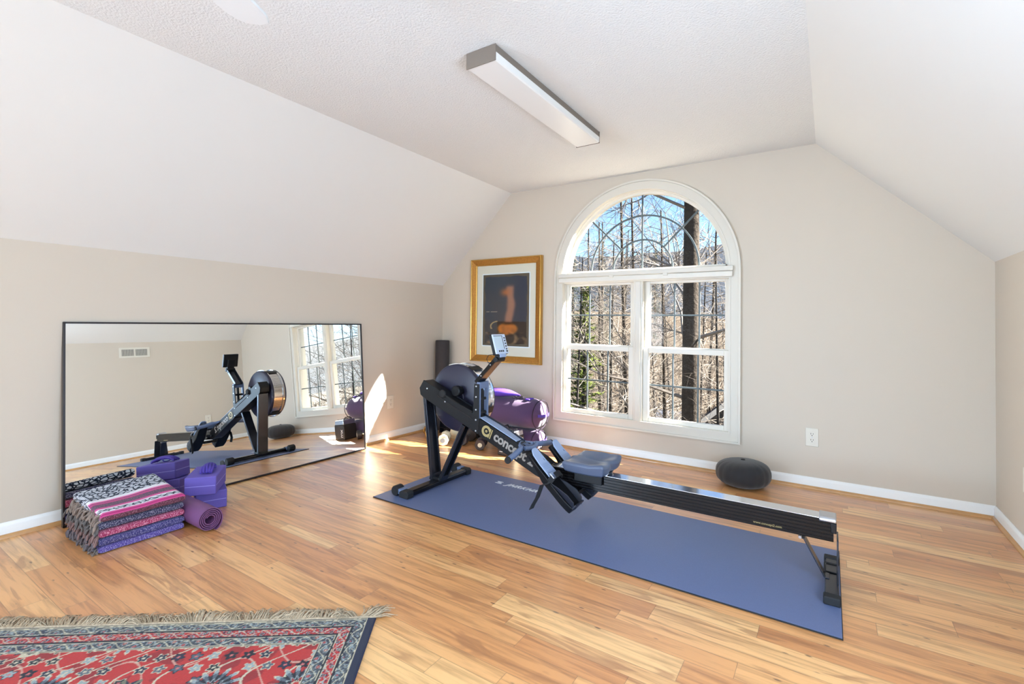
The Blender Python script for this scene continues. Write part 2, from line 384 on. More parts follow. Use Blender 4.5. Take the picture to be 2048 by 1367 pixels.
# ------------------------------------------------------------------ window
def arch_loop(r, zb, n=48, cx=WX, cz=WZ):
    return [(cx-r, zb), (cx+r, zb)] + [(cx+r*math.cos(PI*i/n), cz+r*math.sin(PI*i/n)) for i in range(n+1)]
def band(mb, ro, ri, zbo, zbi, y0, y1, cz=WZ, n=48, cx=WX, y0i=None):
    """closed frame between two arch-topped loops"""
    A = arch_loop(ro, zbo, n, cx, cz); B = arch_loop(ri, zbi, n, cx, cz); k = len(A)
    yi = y0 if y0i is None else y0i
    vs = [(p[0], y0, p[1]) for p in A] + [(p[0], yi, p[1]) for p in B] + [(p[0], y1, p[1]) for p in B] + [(p[0], y1, p[1]) for p in A]
    fs = []
    for i in range(k):
        j = (i+1) % k
        for q in range(4):
            a, b = q*k, ((q+1) % 4)*k
            fs.append((a+i, a+j, b+j, b+i))
    mb.add(vs, fs)
win = bpy.data.objects.new('window_1', None); C.objects.link(win); win.location = (WX, YB, WBOT); struct(win)
mb = MB()
band(mb, .738, .724, .222, .236, YB-.026, YB)          # outer back-band
band(mb, .724, .672, .236, .288, YB-.014, YB, y0i=YB-.018)
band(mb, .672, .660, .288, .300, YB-.022, YB+.02)
mb.build('casing', M['casing'], win)
mb = MB(); band(mb, .673, .655, .284, .298, YB+.02, YB+TH+.01); mb.build('jamb', M['vinyl'], win)
YS = 3.752
def sash(x0, x1, z0, z1, gx0, gx1, gz0, gz1, y, name='sash'):
    m = MB()
    t = .016
    m.box(x0, gx0, y-t, y+t, z0, z1).box(gx1, x1, y-t, y+t, z0, z1).box(gx0, gx1, y-t, y+t, z0, gz0).box(gx0, gx1, y-t, y+t, gz1, z1)
    # glazing bead
    s_ = m.build(name, M['vinyl'], win, bevel=.003)
    MB().box(gx0, gx1, y-.002, y+.002, gz0, gz1).build('pane', M['glass'], s_, smooth=0)
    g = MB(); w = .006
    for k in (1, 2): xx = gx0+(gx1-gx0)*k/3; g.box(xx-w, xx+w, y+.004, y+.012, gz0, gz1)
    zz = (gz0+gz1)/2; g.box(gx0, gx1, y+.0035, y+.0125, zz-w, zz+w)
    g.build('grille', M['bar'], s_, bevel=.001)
    return s_
for sx in (-1, 1):
    X = lambda a: WX+sx*a
    def rng(a, b): return (min(X(a), X(b)), max(X(a), X(b)))
    x0, x1 = rng(.036, .664); g0, g1 = rng(.080, .626)
    sash(x0, x1, .299, .873, g0, g1, .333, .833, YS, 'lower_sash')
    sash(x0, x1, .862, 1.392, g0, g1, .88, 1.372, YS+.036, 'upper_sash')
MB().box(WX-.036, WX+.036, YB-.010, YB+.11, .298, 1.39).box(WX-.020, WX+.020, YB-.016, YB+.0, .298, 1.39).build('mullion', M['casing'], win, bevel=.003)
MB().box(WX-.668, WX+.668, YB-.004, YB+.12, 1.389, 1.476).build('transom', M['casing'], win, bevel=.003)
mb = MB(); band(mb, .655, .628, 1.476, 1.50, YB+.055, YB+.095, cz=1.463); fr = mb.build('arch_frame', M['vinyl'], win)
# arched pane and fan grille
AZ = 1.490; AY = YB+.075
pts = [(WX-.630, AZ+.005), (WX+.630, AZ+.005)] + [(WX+.630*math.cos(PI*i/48), 1.465+.630*math.sin(PI*i/48)) for i in range(2, 47)]
MB().prism(pts, 1, AY-.002, AY+.002).build('arch_pane', M['glass'], win, smooth=0)
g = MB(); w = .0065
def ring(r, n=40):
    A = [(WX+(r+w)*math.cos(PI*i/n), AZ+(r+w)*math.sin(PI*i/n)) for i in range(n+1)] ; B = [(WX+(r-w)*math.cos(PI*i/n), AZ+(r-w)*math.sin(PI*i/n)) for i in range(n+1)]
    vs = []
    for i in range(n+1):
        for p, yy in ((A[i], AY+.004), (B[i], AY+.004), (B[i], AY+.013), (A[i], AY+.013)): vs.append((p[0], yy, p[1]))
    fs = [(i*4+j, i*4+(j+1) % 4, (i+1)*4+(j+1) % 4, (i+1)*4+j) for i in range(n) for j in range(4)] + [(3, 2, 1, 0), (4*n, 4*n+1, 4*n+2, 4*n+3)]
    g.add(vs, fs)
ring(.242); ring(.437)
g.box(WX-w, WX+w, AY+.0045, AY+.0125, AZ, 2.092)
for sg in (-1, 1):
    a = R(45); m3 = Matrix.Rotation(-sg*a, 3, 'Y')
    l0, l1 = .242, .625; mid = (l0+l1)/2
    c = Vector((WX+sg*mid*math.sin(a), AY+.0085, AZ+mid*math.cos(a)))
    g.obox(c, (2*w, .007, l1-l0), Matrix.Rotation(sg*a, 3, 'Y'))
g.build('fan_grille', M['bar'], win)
# raised cellular shade head rail across the window
sh = thing('window_shade', (WX, YB-.03, 1.40), 'white raised window shade mounted across the window below the arch', 'window shade')
MB().box(WX-.692, WX+.692, YB-.048, YB-.0265, 1.440, 1.476).build('head_rail', M['casing'], sh, bevel=.004)
MB().box(WX-.688, WX+.688, YB-.044, YB-.0265, 1.398, 1.439).build('gathered_fabric', M['vinyl'], sh, bevel=.006)
for dx in (-.21, .22):
    MB().box(WX+dx-.018, WX+dx+.018, YB-.053, YB-.0485, 1.424, 1.448).build('clip', M['plastic_white'], sh, bevel=.003)

# ------------------------------------------------------------------ exercise mat under the rower
em = MB().box(-2.278, .041, 1.985, 2.752, 0.0, .0052).build('exercise_mat', M['rubber'], bevel=.001)
MB().box(-2.2755, .0385, 1.9875, 2.7495, .0053, .0057).build('top_surface', M['matrub'], em, smooth=0)
tag(em, 'long dark textured rubber mat with painted blue sky sheen lying under the rowing machine', 'exercise mat')
text_obj('lettering', 'JHRKHR', .058, M['white'], em, (-1.745, 2.662, .0062), (1, -.005, 0), (0, -1, 0) if False else (0, 1, 0), bold=.0012, shear=.45, spacing=1.15).location = (0, -.055, 0)
lg = MB()
for k, (dx, dy, L_) in enumerate(((0, 0, .050), (.012, -.014, .034), (0, -.028, .052))):
    lg.prism([(-1.83+dx, 2.640+dy), (-1.83+dx+L_, 2.640+dy), (-1.83+dx+L_-.008, 2.648+dy), (-1.83+dx+.004, 2.648+dy)], 2, .0061, .0068)
lg.build('emblem', M['white'], em, smooth=0)

# ------------------------------------------------------------------ rowing machine
rw = thing('rowing_machine', (-1.1, 2.385, .006), 'black indoor rowing machine with caged flywheel standing on the exercise mat', 'rowing machine')
def P(name, mb, m, parent=rw, **k): return mb.build(name, m, parent, **k)
Y0, Y1 = 2.343, 2.432
# nose and side panel of the frame
poly = [(-2.222, .672), (-2.258, .618), (-2.249, .574), (-2.222, .556), (-1.772, .378), (-1.766, .378), (-1.766, .679), (-1.806, .679), (-1.811, .500)]
# near and far side panels plus the box between them
mf = MB().prism(poly, 1, Y0, Y0+.006)
mf.prism([(-2.219, .669), (-2.254, .618), (-2.246, .575), (-2.220, .558), (-1.775, .381), (-1.775, .480)], 1, Y0+.006, Y1)
frame = P('main_frame', mf, M['black'], bevel=.003)
for bx, bz in ((-2.190, .618), (-2.035, .548), (-1.789, .664), (-1.789, .600), (-1.789, .523), (-1.789, .462), (-1.789, .396)):
    P('bolt', MB().lathe([(.0, -.003), (.0045, -.0025), (.006, 0)], (bx, Y0, bz), axis=1, n=10), M['alu'], frame)
# raised slanted seam along the panel
P('panel_seam', MB().tube([(-2.10, Y0-.001, .580), (-1.815, Y0-.001, .468)], .0022, 6), M['leg'], frame)
# bracket the chain passes through, facing the rower
br = MB()
xa, xb = -1.790, -1.764; yb0, yb1 = Y0+.006, 2.440
br.box(xa, xb, yb0, yb0+.012, .40, .690).box(xa, xb, yb1-.014, yb1, .40, .690).box(xa, xb, yb0+.012, yb1-.014, .650, .690).box(xa-.004, xb-.012, yb0+.012, yb1-.014, .40, .425)
P('chain_bracket', br, M['handle'], bevel=.002)
P('chain_guide', MB().box(xa, xb-.008, yb0+.030, yb0+.045, .425, .650).cyl((xa+.008, yb0+.012, .50), (xa+.008, yb1-.014, .50), .012).cyl((xa+.008, yb0+.012, .585), (xa+.008, yb1-.014, .585), .009), M['rubber'])
# slanted main beam
d = Vector((-1.349+1.771, 0, .193-.366)); d.normalize()
beam_pts = [(-1.766, .474), (-1.766, .372), (-1.600, .303), (-1.372, .205), (-1.320, .190), (-1.270, .194), (-1.270, .262), (-1.330, .296), (-1.492, .366)]
P('slanted_beam', MB().prism(beam_pts, 1, Y0+.002, Y1), M['satin'], bevel=.003)
# pale plate along the top of the beam
pn = Vector((-d.z, 0, d.x))
tp = [(-1.762, .4755), (-1.500, .3700), (-1.498, .3745), (-1.760, .4800)]
P('beam_top_plate', MB().prism(tp, 1, Y0+.008, Y1-.004), M['blueplate'], bevel=.001)
# decals on the beam, reading down the slope
bx = Vector((.921, 0, -.389)).normalized(); bz = Vector((.389, 0, .921)).normalized()
def on_beam(u, v): q = Vector((-1.766, Y0+.0012, .372)) + bx*u + bz*v; return q
text_obj('lettering', 'concept 2', .078, M['decal'], rw, on_beam(.100, .034), bx, bz, bold=.0022, extrude=.0012, spacing=.95)
em_ = MB()
def annulus(mb, cu, cv, ro, ri, a0=0, a1=2*PI, n=24, th=.0012):
    vs = []; k = n+1
    for i in range(k):
        a = a0+(a1-a0)*i/n
        for r_, t_ in ((ro, 0), (ri, 0), (ri, th), (ro, th)):
            q = on_beam(cu+r_*math.cos(a), cv+r_*math.sin(a)); q.y -= t_; vs.append(q)
    mb.add(vs, [(i*4+j, i*4+(j+1) % 4, (i+1)*4+(j+1) % 4, (i+1)*4+j) for i in range(n) for j in range(4)] + [(3, 2, 1, 0), (4*n, 4*n+1, 4*n+2, 4*n+3)])
annulus(em_, .040, .052, .034, .019, R(20), R(340)); annulus(em_, .040, .052, .008, .002)
for u0 in (.066, .078):
    q0 = on_beam(u0, .022); em_.obox(on_beam(u0, .052)+Vector((0, -.001, 0)), (.006, .0022, .058), Matrix((bx, Vector((0, 1, 0)), bz)).transposed())
P('emblem', em_, M['gold'], smooth=0)

# flywheel cage, offset to the far side of the frame
fx, fz = -2.035, .560
def disc_prof(h0, h1, r):
    s = 1 if h1 > h0 else -1
    return [(.0, h0-s*.004), (.06, h0-s*.004), (.065, h0), (r-.010, h0), (r-.002, h0+s*.004), (r, h0+s*.010), (r, h1)]
cg = MB().lathe([(.001, 2.446), (.062, 2.446), (.066, 2.450), (.205, 2.450), (.214, 2.455), (.218, 2.462), (.218, 2.470), (.001, 2.470)], (fx, 0, fz), axis=1, n=64)
cage = P('flywheel_cover', cg, M['navy'])
P('cover_rim', MB().lathe([(.216, 2.470), (.2215, 2.470), (.2215, 2.476), (.216, 2.476)], (fx, 0, fz), axis=1, n=64), M['steel'], cage)
P('flywheel_cover', MB().lathe([(.001, 2.572), (.217, 2.572), (.219, 2.578), (.214, 2.588), (.205, 2.592), (.066, 2.592), (.001, 2.596)], (fx, 0, fz), axis=1, n=64), M['navy'])
# perforated bright band between the covers: ring with slots
bandm = bpy.data.materials.new('perforated_steel'); bandm.use_nodes = True
_N = bandm.node_tree.nodes; _L = bandm.node_tree.links; _p = _N['Principled BSDF']; _p.inputs['Metallic'].default_value = 1; _p.inputs['Roughness'].default_value = .22
_tc = _N.new('ShaderNodeTexCoord'); _v = _N.new('ShaderNodeTexVoronoi'); _v.inputs['Scale'].default_value = 190; _v.inputs['Randomness'].default_value = .1
_r = _N.new('ShaderNodeMapRange'); _r.inputs[1].default_value = .28; _r.inputs[2].default_value = .40
_mx = _N.new('ShaderNodeMix'); _mx.data_type = 'RGBA'; _mx.inputs[6].default_value = (.06, .06, .065, 1); _mx.inputs[7].default_value = (.72, .72, .74, 1)
_L.new(_tc.outputs['Object'], _v.inputs['Vector']); _L.new(_v.outputs['Distance'], _r.inputs[0]); _L.new(_r.outputs[0], _mx.inputs[0]); _L.new(_mx.outputs[2], _p.inputs['Base Color'])
P('perforated_band', MB().lathe([(.209, 2.4705), (.212, 2.4705), (.212, 2.5715), (.209, 2.5715)], (fx, 0, fz), axis=1, n=72), bandm)
P('band_edge', MB().lathe([(.2125, 2.556), (.2205, 2.556), (.2205, 2.5715), (.2125, 2.5715)], (fx, 0, fz), axis=1, n=72), M['steel'])
for a in (R(62), R(118), R(-18), R(240)):
    c = Vector((fx+.214*math.cos(a), 2.521, fz+.214*math.sin(a)))
    P('band_clip', MB().obox(c, (.016, .112, .046), Matrix.Rotation(-a, 3, 'Y')), M['black'], bevel=.003)
# inner flywheel seen through the openings and its axle hub
P('flywheel', MB().lathe([(.02, 2.49), (.20, 2.49), (.20, 2.55), (.02, 2.55)], (fx, 0, fz), axis=1, n=48), M['rubber'])
P('axle_hub', MB().lathe([(.001, 2.386), (.030, 2.386), (.034, 2.391), (.034, 2.418), (.026, 2.424), (.026, 2.446), (.001, 2.446)], (fx+.045, 0, fz+.052), axis=1, n=28), M['black'], bevel=.001)
P('idler_cap', MB().lathe([(.001, Y0-.014), (.020, Y0-.014), (.026, Y0-.008), (.026, Y0), (.001, Y0)], (-2.052, 0, .596), axis=1, n=24), M['rubber'])
P('chain', MB().strip([(-2.00, 2.400, .585), (-1.79, 2.400, .500), (-1.60, 2.395, .432), (-1.468, 2.390, .372)], .007, .009, (0, 1, 0)), M['leg'])
P('drive_cord', MB().tube([(-2.03, Y0-.004, .588), (-1.93, Y0-.004, .545), (-1.815, Y0-.004, .510)], .003, 6), M['rubber'])

# front legs: pressed channels
def channel(a, b, w, depth, name, recess=True):
    """channel leg from a to b; w across y, depth along the normal in xz"""
    a, b = Vector(a), Vector(b); t = (b-a); L = t.length; t.normalize(); n = Vector((t.z, 0, -t.x)); yv = Vector((0, 1, 0))
    if n.x < 0: n = -n
    m3 = Matrix((n, yv, t)).transposed(); c = (a+b)/2
    mb = MB().obox(c, (.004, w, L), m3)
    for s_ in (-1, 1): mb.obox(c + yv*s_*(w/2-.007) + n*(depth/2+.002), (depth, .014, L), m3)
    mb.obox(a + t*.02 + n*(depth/2+.002), (depth, w-.028, .04), m3)
    return P(name, mb, M['leg'], bevel=.004, seg=3)
channel((-2.150, 2.387, .030), (-2.224, 2.387, .562), .088, .020, 'front_leg')
channel((-2.094, 2.387, .040), (-1.903, 2.387, .420), .072, .020, 'brace_leg')
P('foot_bracket', MB().prism([(-2.165, .036), (-2.075, .036), (-2.085, .058), (-2.158, .058)], 1, 2.346, 2.428), M['black'], bevel=.003)
ff = P('front_foot', MB().prism([(-2.135, .012), (-2.075, .012), (-2.072, .036), (-2.082, .044), (-2.126, .044), (-2.137, .034)], 1, 2.105, 2.628), M['gloss'], bevel=.003)
for y0, y1 in ((2.062, 2.112), (2.620, 2.668)):
    P('end_cap', MB().prism([(-2.140, .006), (-2.070, .006), (-2.067, .038), (-2.080, .048), (-2.128, .048), (-2.142, .036)], 1, y0, y1), M['rubber'], ff, bevel=.004)
for y0 in (2.070, 2.615):
    P('caster_bracket', MB().box(-2.175, -2.125, y0-.004, y0+.050, .020, .052), M['handle'], ff, bevel=.005)
    P('caster_wheel', MB().lathe([(.008, y0-.008), (.026, y0-.008), (.030, y0-.002), (.030, y0+.044), (.026, y0+.050), (.008, y0+.050)], (-2.178, 0, .0365), axis=1, n=28), M['rubber'], ff)

# monorail
ry0, ry1 = 2.350, 2.430; rx0, rx1 = -1.285, .020
pr = [(ry0+.004, .186), (ry0, .190)]
z = .196
for k in range(5):
    pr += [(ry0, z), (ry0+.0022, z+.002), (ry0+.0022, z+.004), (ry0, z+.006)]; z += .0145
pr += [(ry0, .268), (ry0+.003, .271), (ry1-.003, .271), (ry1, .268), (ry1, .190), (ry1-.004, .186)]
rail = P('monorail', MB().prism(pr, 0, rx0, rx1-.004), M['gloss'])
P('steel_track', MB().box(rx0+.02, rx1-.035, ry0+.002, ry1-.002, .2712, .2745), M['steel'], rail, bevel=.001)
P('rail_end_cap', MB().prism([(ry0-.003, .262), (ry0-.003, .274), (ry0+.006, .283), (ry1-.006, .283), (ry1+.003, .274), (ry1+.003, .262)], 0, -.034, .0255), M['alu'], rail, bevel=.004)
P('rail_end_cap', MB().box(.006, .0262, ry0-.0038, ry1+.0038, .222, .2615), M['black'], rail, bevel=.003)
text_obj('small_print', 'www.concept2.com', .0135, M['gold'], rw, (-.275, ry0-.0002, .1985), (1, 0, 0), (0, 0, 1), extrude=.0004)
# rear leg
P('rear_leg', MB().prism([(2.335, .200), (2.445, .200), (2.460, .030), (2.320, .030)], 0, .0270, .0325), M['leg'], bevel=.001)
P('rear_brace', MB().strip([(-.106, 2.382, .180), (-.086, 2.382, .172), (-.014, 2.382, .036), (.002, 2.382, .034)], .052, .005, (0, 1, 0)), M['leg'], bevel=.001)
P('brace_pin', MB().cyl((-.100, 2.345, .180), (-.100, 2.420, .180), .006, 10), M['alu'])
rf = P('rear_foot', MB().box(-.014, .034, 2.226, 2.572, .006, .034), M['leg'], bevel=.004)
for y0, y1 in ((2.192, 2.232), (2.566, 2.604)):
    P('end_cap', MB().box(-.018, .038, y0, y1, .006, .038), M['rubber'], rf, bevel=.005)
P('wire_loop', MB().tube([(.034, 2.42, .036), (-.012, 2.42, .037), (-.016, 2.43, .037), (-.016, 2.50, .037), (-.012, 2.51, .037), (.034, 2.51, .037)], .0025, 6), M['rubber'], rf)

# footrests either side of the beam
def footrest(yc, sgn):
    w = .118
    # plate axis from toes (top-left) down to heel
    a = Vector((-1.360, yc, .362)); b = Vector((-1.075, yc, .118)); t = (b-a).normalized(); n = Vector((-t.z, 0, t.x)); n = n if n.z > 0 else -n
    m3 = Matrix((t, Vector((0, 1, 0)), n)).transposed()
    def Q(u, v, h): return a + t*u + Vector((0, v, 0)) + n*h
    # base: shoe-shaped, narrow at the top, broad heel
    out = []
    L = (b-a).length
    prof = [(0.02, .036), (.10, .046), (.17, .050), (.23, .058), (.32, .060), (L-.02, .054), (L, .046)]
    up = [(u, v) for u, v in prof]; dn = [(u, -v) for u, v in reversed(prof)]
    ring_ = up + dn; k = len(ring_); mb = MB()
    lo = [Q(u, v*.85, -.040 if u > .1 else -.022) for u, v in ring_]; hi = [Q(u, v, 0) for u, v in ring_]
    mb.add(lo+hi, [tuple(range(k-1, -1, -1)), tuple(range(k, 2*k))] + [(i, (i+1) % k, k+(i+1) % k, k+i) for i in range(k)])
    fb = P('footrest', mb, M['black'], bevel=.004)
    # heel cup walls
    hc = MB()
    for s_ in (-1, 1):
        pts = [Q(.205, s_*.052, .000), Q(.25, s_*.056, .018), Q(.31, s_*.058, .034), Q(L-.02, s_*.052, .030), Q(L+.004, s_*.046, .002)]
        q2 = [p + Vector((0, -s_*.006, 0)) for p in pts]; kk = len(pts)
        base_ = pts + q2; hc.add(base_, [tuple(range(kk)), tuple(range(2*kk-1, kk-1, -1))] + [(i, kk+i, kk+(i+1) % kk, (i+1) % kk) for i in range(kk)])
    hc.obox(Q(L-.004, 0, .012), (.008, .096, .030), m3)
    P('heel_cup', hc, M['heel'], fb, bevel=.002)
    # flexible toe plate, pale, with sizing holes and ribs
    fp = MB(); prof2 = [(.010, .014), (.016, .025), (.04, .034), (.10, .040), (.186, .044)]
    r2 = [(u, v) for u, v in prof2] + [(u, -v) for u, v in reversed(prof2)]; k = len(r2)
    bend = lambda u: .010 + .016*max(0, (.05-u))/.05
    fp.add([Q(u, v, bend(u)) for u, v in r2] + [Q(u, v, bend(u)+.007) for u, v in r2], [tuple(range(k-1, -1, -1)), tuple(range(k, 2*k))] + [(i, (i+1) % k, k+(i+1) % k, k+i) for i in range(k)])
    pl_ = P('toe_plate', fp, M['blueplate'], fb, bevel=.002)
    ribs = MB()
    for i in range(9): ribs.obox(Q(.108+i*.0085, 0, .0185), (.004, .074, .004), m3)
    P('grip_ribs', ribs, M['blueplate'], pl_)
    sl = MB()
    for s_ in (-1, 1):
        sl.tube([Q(.022, s_*.016, .0186), Q(.040, s_*.020, .0180), (Q(.075, s_*.018, .0175)), Q(.092, s_*.022, .0175)], .0018, 6)
        for i in range(5): sl.obox(Q(.028+i*.014, s_*.008, .0176), (.006, .005, .0012), m3)
    P('size_slots', sl, M['slot'], pl_)
    # strap with buckle
    st = MB()
    arc = [Q(.200, -.058+.0*sgn, .006), Q(.196, -.045, .030), Q(.194, -.02, .042), Q(.194, .02, .042), Q(.196, .045, .030), Q(.200, .058, .006)]
    st.strip(arc, .030, .003, t)
    P('foot_strap', st, M['web'], fb)
    P('buckle', MB().obox(Q(.190, sgn*.044, .036), (.034, .026, .007), m3), M['alu'], fb, bevel=.002)
    return Q, fb
Q, fb = footrest(2.268, -1)
P('strap_tail', MB().strip([Q(.200, -.058, .012), Q(.205, -.070, .002), Q(.186, -.078, -.028), (-1.262, 2.186, .150), (-1.283, 2.180, .110), (-1.292, 2.176, .088)], .026, .003, (.55, .75, .25)), M['web'], fb)
Q, fb = footrest(2.500, 1)
P('strap_tail', MB().strip([Q(.200, .058, .012), Q(.206, .068, -.01), Q(.23, .070, -.06), Q(.27, .066, -.085)], .024, .003, (.7, -.6, .2)), M['web'], fb)
P('footrest_axle', MB().box(-1.335, -1.235, 2.325, 2.450, .215, .235).box(-1.19, -1.10, 2.325, 2.450, .150, .172), M['black'], bevel=.004)
P('handle_hook', MB().box(-1.472, -1.446, 2.356, 2.366, .342, .358).box(-1.472, -1.446, 2.414, 2.424, .342, .358).box(-1.478, -1.44, 2.352, 2.428, .326, .341), M['black'], bevel=.003)

# handle resting in the hooks
hz = .342
yc = 2.392
hd = None
for s_ in (-1, 1):
    hg = MB().tube([(-1.452, yc+s_*.060, hz+.004), (-1.446, yc+s_*.085, hz+.000), (-1.436, yc+s_*.16, hz-.012), (-1.428, yc+s_*.236, hz-.020)], [.013, .0155, .0165, .0165], 16)
    if hd is None: hd = P('pull_handle', hg, M['handle'])
    else: P('grip', hg, M['handle'], hd)
cen = MB()
cen.tube([(-1.430, 2.330, hz+.004), (-1.418, 2.352, hz+.002), (-1.412, 2.392, hz), (-1.418, 2.432, hz+.002), (-1.430, 2.454, hz+.004)], [.013, .012, .011, .012, .013], 10)
cen.tube([(-1.456, 2.330, hz+.006), (-1.486, 2.360, hz+.016), (-1.496, 2.392, hz+.020), (-1.486, 2.424, hz+.016), (-1.456, 2.454, hz+.006)], [.012, .007, .007, .007, .012], 8)
for k in range(6):
    yy = 2.352+k*.016; cen.tube([(-1.490, yy, hz+.018), (-1.416, yy+.0, hz+.004)], .0026, 6)
P('handle_yoke', cen, M['handle'], hd)
for s_ in (-1, 1):
    P('grip_end', MB().tube([(-1.4283, 2.392+s_*.232, hz-.0198), (-1.4278, 2.392+s_*.2415, hz-.0206)], .0185, 16), M['rubber'], hd)

# seat on its carriage
sx0, sx1, sy0, sy1 = -1.178, -.918, 2.238, 2.546
nx_, ny_ = 22, 22; vs = []; fs = []
def seat_outline(u, v):
    # u,v in -1..1 -> squircle, notch at the tail
    x = u*(1-.10*v*v*abs(u)); y = v*(1-.14*u*u*abs(v)**2)
    x -= .16*math.exp(-(v/.28)**2)*max(0, u)**4
    return x, y
def topz(u, v):
    zz = .330 + .024*(abs(v)**2) * (1-.3*abs(u)) - .016*math.exp(-((abs(v)-.42)/.26)**2 - ((u-.15)/.5)**2) + .010*math.exp(-(v/.16)**2)*(.6-u*.6) + .016*max(0, u-.3)
    e = max(abs(u), abs(v)); return zz - .016*max(0, e-.86)/.14
cx_, cy_ = (sx0+sx1)/2, (sy0+sy1)/2; hx_, hy_ = (sx1-sx0)/2, (sy1-sy0)/2
for lay in (1, 0):
    for j in range(ny_+1):
        for i in range(nx_+1):
            u, v = -1+2*i/nx_, -1+2*j/ny_; x, y = seat_outline(u, v); k = 1 if lay else .90
            vs.append((cx_+hx_*x*k, cy_+hy_*y*k, topz(u, v) if lay else .287))
n1 = (nx_+1)*(ny_+1)
for j in range(ny_):
    for i in range(nx_):
        a = j*(nx_+1)+i; fs.append((a, a+1, a+nx_+2, a+nx_+1)); fs.append((n1+a, n1+a+nx_+1, n1+a+nx_+2, n1+a+1))
per = [i for i in range(nx_+1)] + [j*(nx_+1)+nx_ for j in range(1, ny_+1)] + [ny_*(nx_+1)+i for i in range(nx_-1, -1, -1)] + [j*(nx_+1) for j in range(ny_-1, 0, -1)]
for a, b in zip(per, per[1:]+per[:1]): fs.append((a, n1+a, n1+b, b))
st = P('seat', MB().add(vs, fs), M['seat'], bevel=0, smooth=50)
m_ = st.modifiers.new('sub', 'SUBSURF'); m_.levels = 1; m_.render_levels = 1
ca_ = P('seat_carriage', MB().box(-1.135, -.960, 2.336, 2.446, .276, .288).box(-1.125, -.970, 2.333, 2.348, .225, .288).box(-1.125, -.970, 2.432, 2.447, .225, .288), M['black'], st, bevel=.003)
for xx in (-1.10, -.955):
    for yy in (2.352, 2.416):
        P('roller', MB().lathe([(.004, yy), (.012, yy), (.012, yy+.012), (.004, yy+.012)], (xx, 0, .2885 if False else .2870), axis=1, n=16), M['alu'], ca_)

# monitor arm and monitor
a, b = Vector((-1.786, 2.391, .690)), Vector((-1.662, 2.391, .818)); t = (b-a).normalized(); n = Vector((t.z, 0, -t.x))
m3 = Matrix((t, Vector((0, 1, 0)), n)).transposed(); L = (b-a).length
arm = P('monitor_arm', MB().obox((a+b)/2 + t*.0, (L+.03, .066, .005), m3).obox((a+b)/2 + Vector((0, -.033, 0)) - n*.010, (L+.03, .005, .024), m3).obox((a+b)/2 + Vector((0, .033, 0)) - n*.010, (L+.03, .005, .024), m3), M['leg'], bevel=.002)
P('arm_side', MB().obox((a+b)/2 + Vector((0, -.0362, 0)) - n*.010, (L+.028, .0015, .022), m3), M['gloss'], arm)
for u in (.25, .8):
    P('bolt', MB().lathe([(.0, -.003), (.0045, 0)], Vector((a+t*L*u)) + Vector((0, -.0370, 0)) - n*.010, axis=1, n=8), M['alu'], arm)
P('arm_elbow', MB().cyl((-1.655, 2.350, .832), (-1.655, 2.432, .832), .016, 18).box(-1.668, -1.632, 2.362, 2.424, .830, .862), M['black'], bevel=.002)
mt = R(17); up_ = Vector((-math.sin(mt), 0, math.cos(mt))); fw = Vector((math.cos(mt), 0, math.sin(mt))); side = Vector((0, 1, 0))
mc = Vector((-1.651, 2.394, .924)); m3 = Matrix((side, up_, fw)).transposed()
mon = P('monitor', MB().obox(mc - fw*.014, (.134, .124, .020), m3), M['black'], bevel=.004)
P('bezel', MB().obox(mc, (.131, .121, .010), m3), M['mon'], mon, bevel=.004)
P('screen', MB().obox(mc + fw*.0054 + side*(-.016) + up_*.010, (.080, .076, .001), m3), M['screen'], mon)
sf = MB(); sc = mc + fw*.0052 + side*(-.016) + up_*.010
sf.obox(sc+up_*.040, (.086, .0028, .001), m3).obox(sc+side*.0435, (.005, .084, .001), m3)
P('screen_border', sf, M['slot'], mon)
for k in range(5): P('side_button', MB().obox(mc + fw*.0058 + side*.048 + up_*(.036-k*.017), (.012, .010, .002), m3), M['slot'], mon, bevel=.001)
for k in range(3): P('menu_button', MB().obox(mc + fw*.0058 + side*(-.030+k*.019) - up_*.044, (.013, .011, .002), m3), M['slot'], mon, bevel=.001)
P('power_button', MB().obox(mc + fw*.0058 + side*.048 - up_*.046, (.015, .010, .002), m3), M['slot'], mon, bevel=.001)
P('battery_housing', MB().obox(mc - fw*.034 - up_*.020, (.070, .070, .022), m3), M['black'], mon, bevel=.004)
P('monitor_bracket', MB().obox(mc - up_*.070 - fw*.004, (.060, .022, .018), m3), M['blueplate'], mon, bevel=.003)
P('sensor_cable', MB().tube([(-1.672, 2.352, .862), (-1.700, 2.346, .858), (-1.714, 2.344, .835), (-1.704, 2.346, .812), (-1.680, 2.352, .806)], .002, 6), M['rubber'], mon)

# ------------------------------------------------------------------ leaning mirror
mr = thing('leaning_mirror', (-3.19, 1.75, .004), 'large rectangular mirror in a thin black frame leaning on the left wall', 'mirror')
AZM, TIL = -.009, .083
nrm = Vector((math.cos(TIL)*math.cos(AZM), math.cos(TIL)*math.sin(AZM), math.sin(TIL)))
sv = Vector((-math.sin(AZM), math.cos(AZM), 0)); uv = nrm.cross(sv); uv = uv if uv.z > 0 else -uv
P0 = nrm*(-3.189)
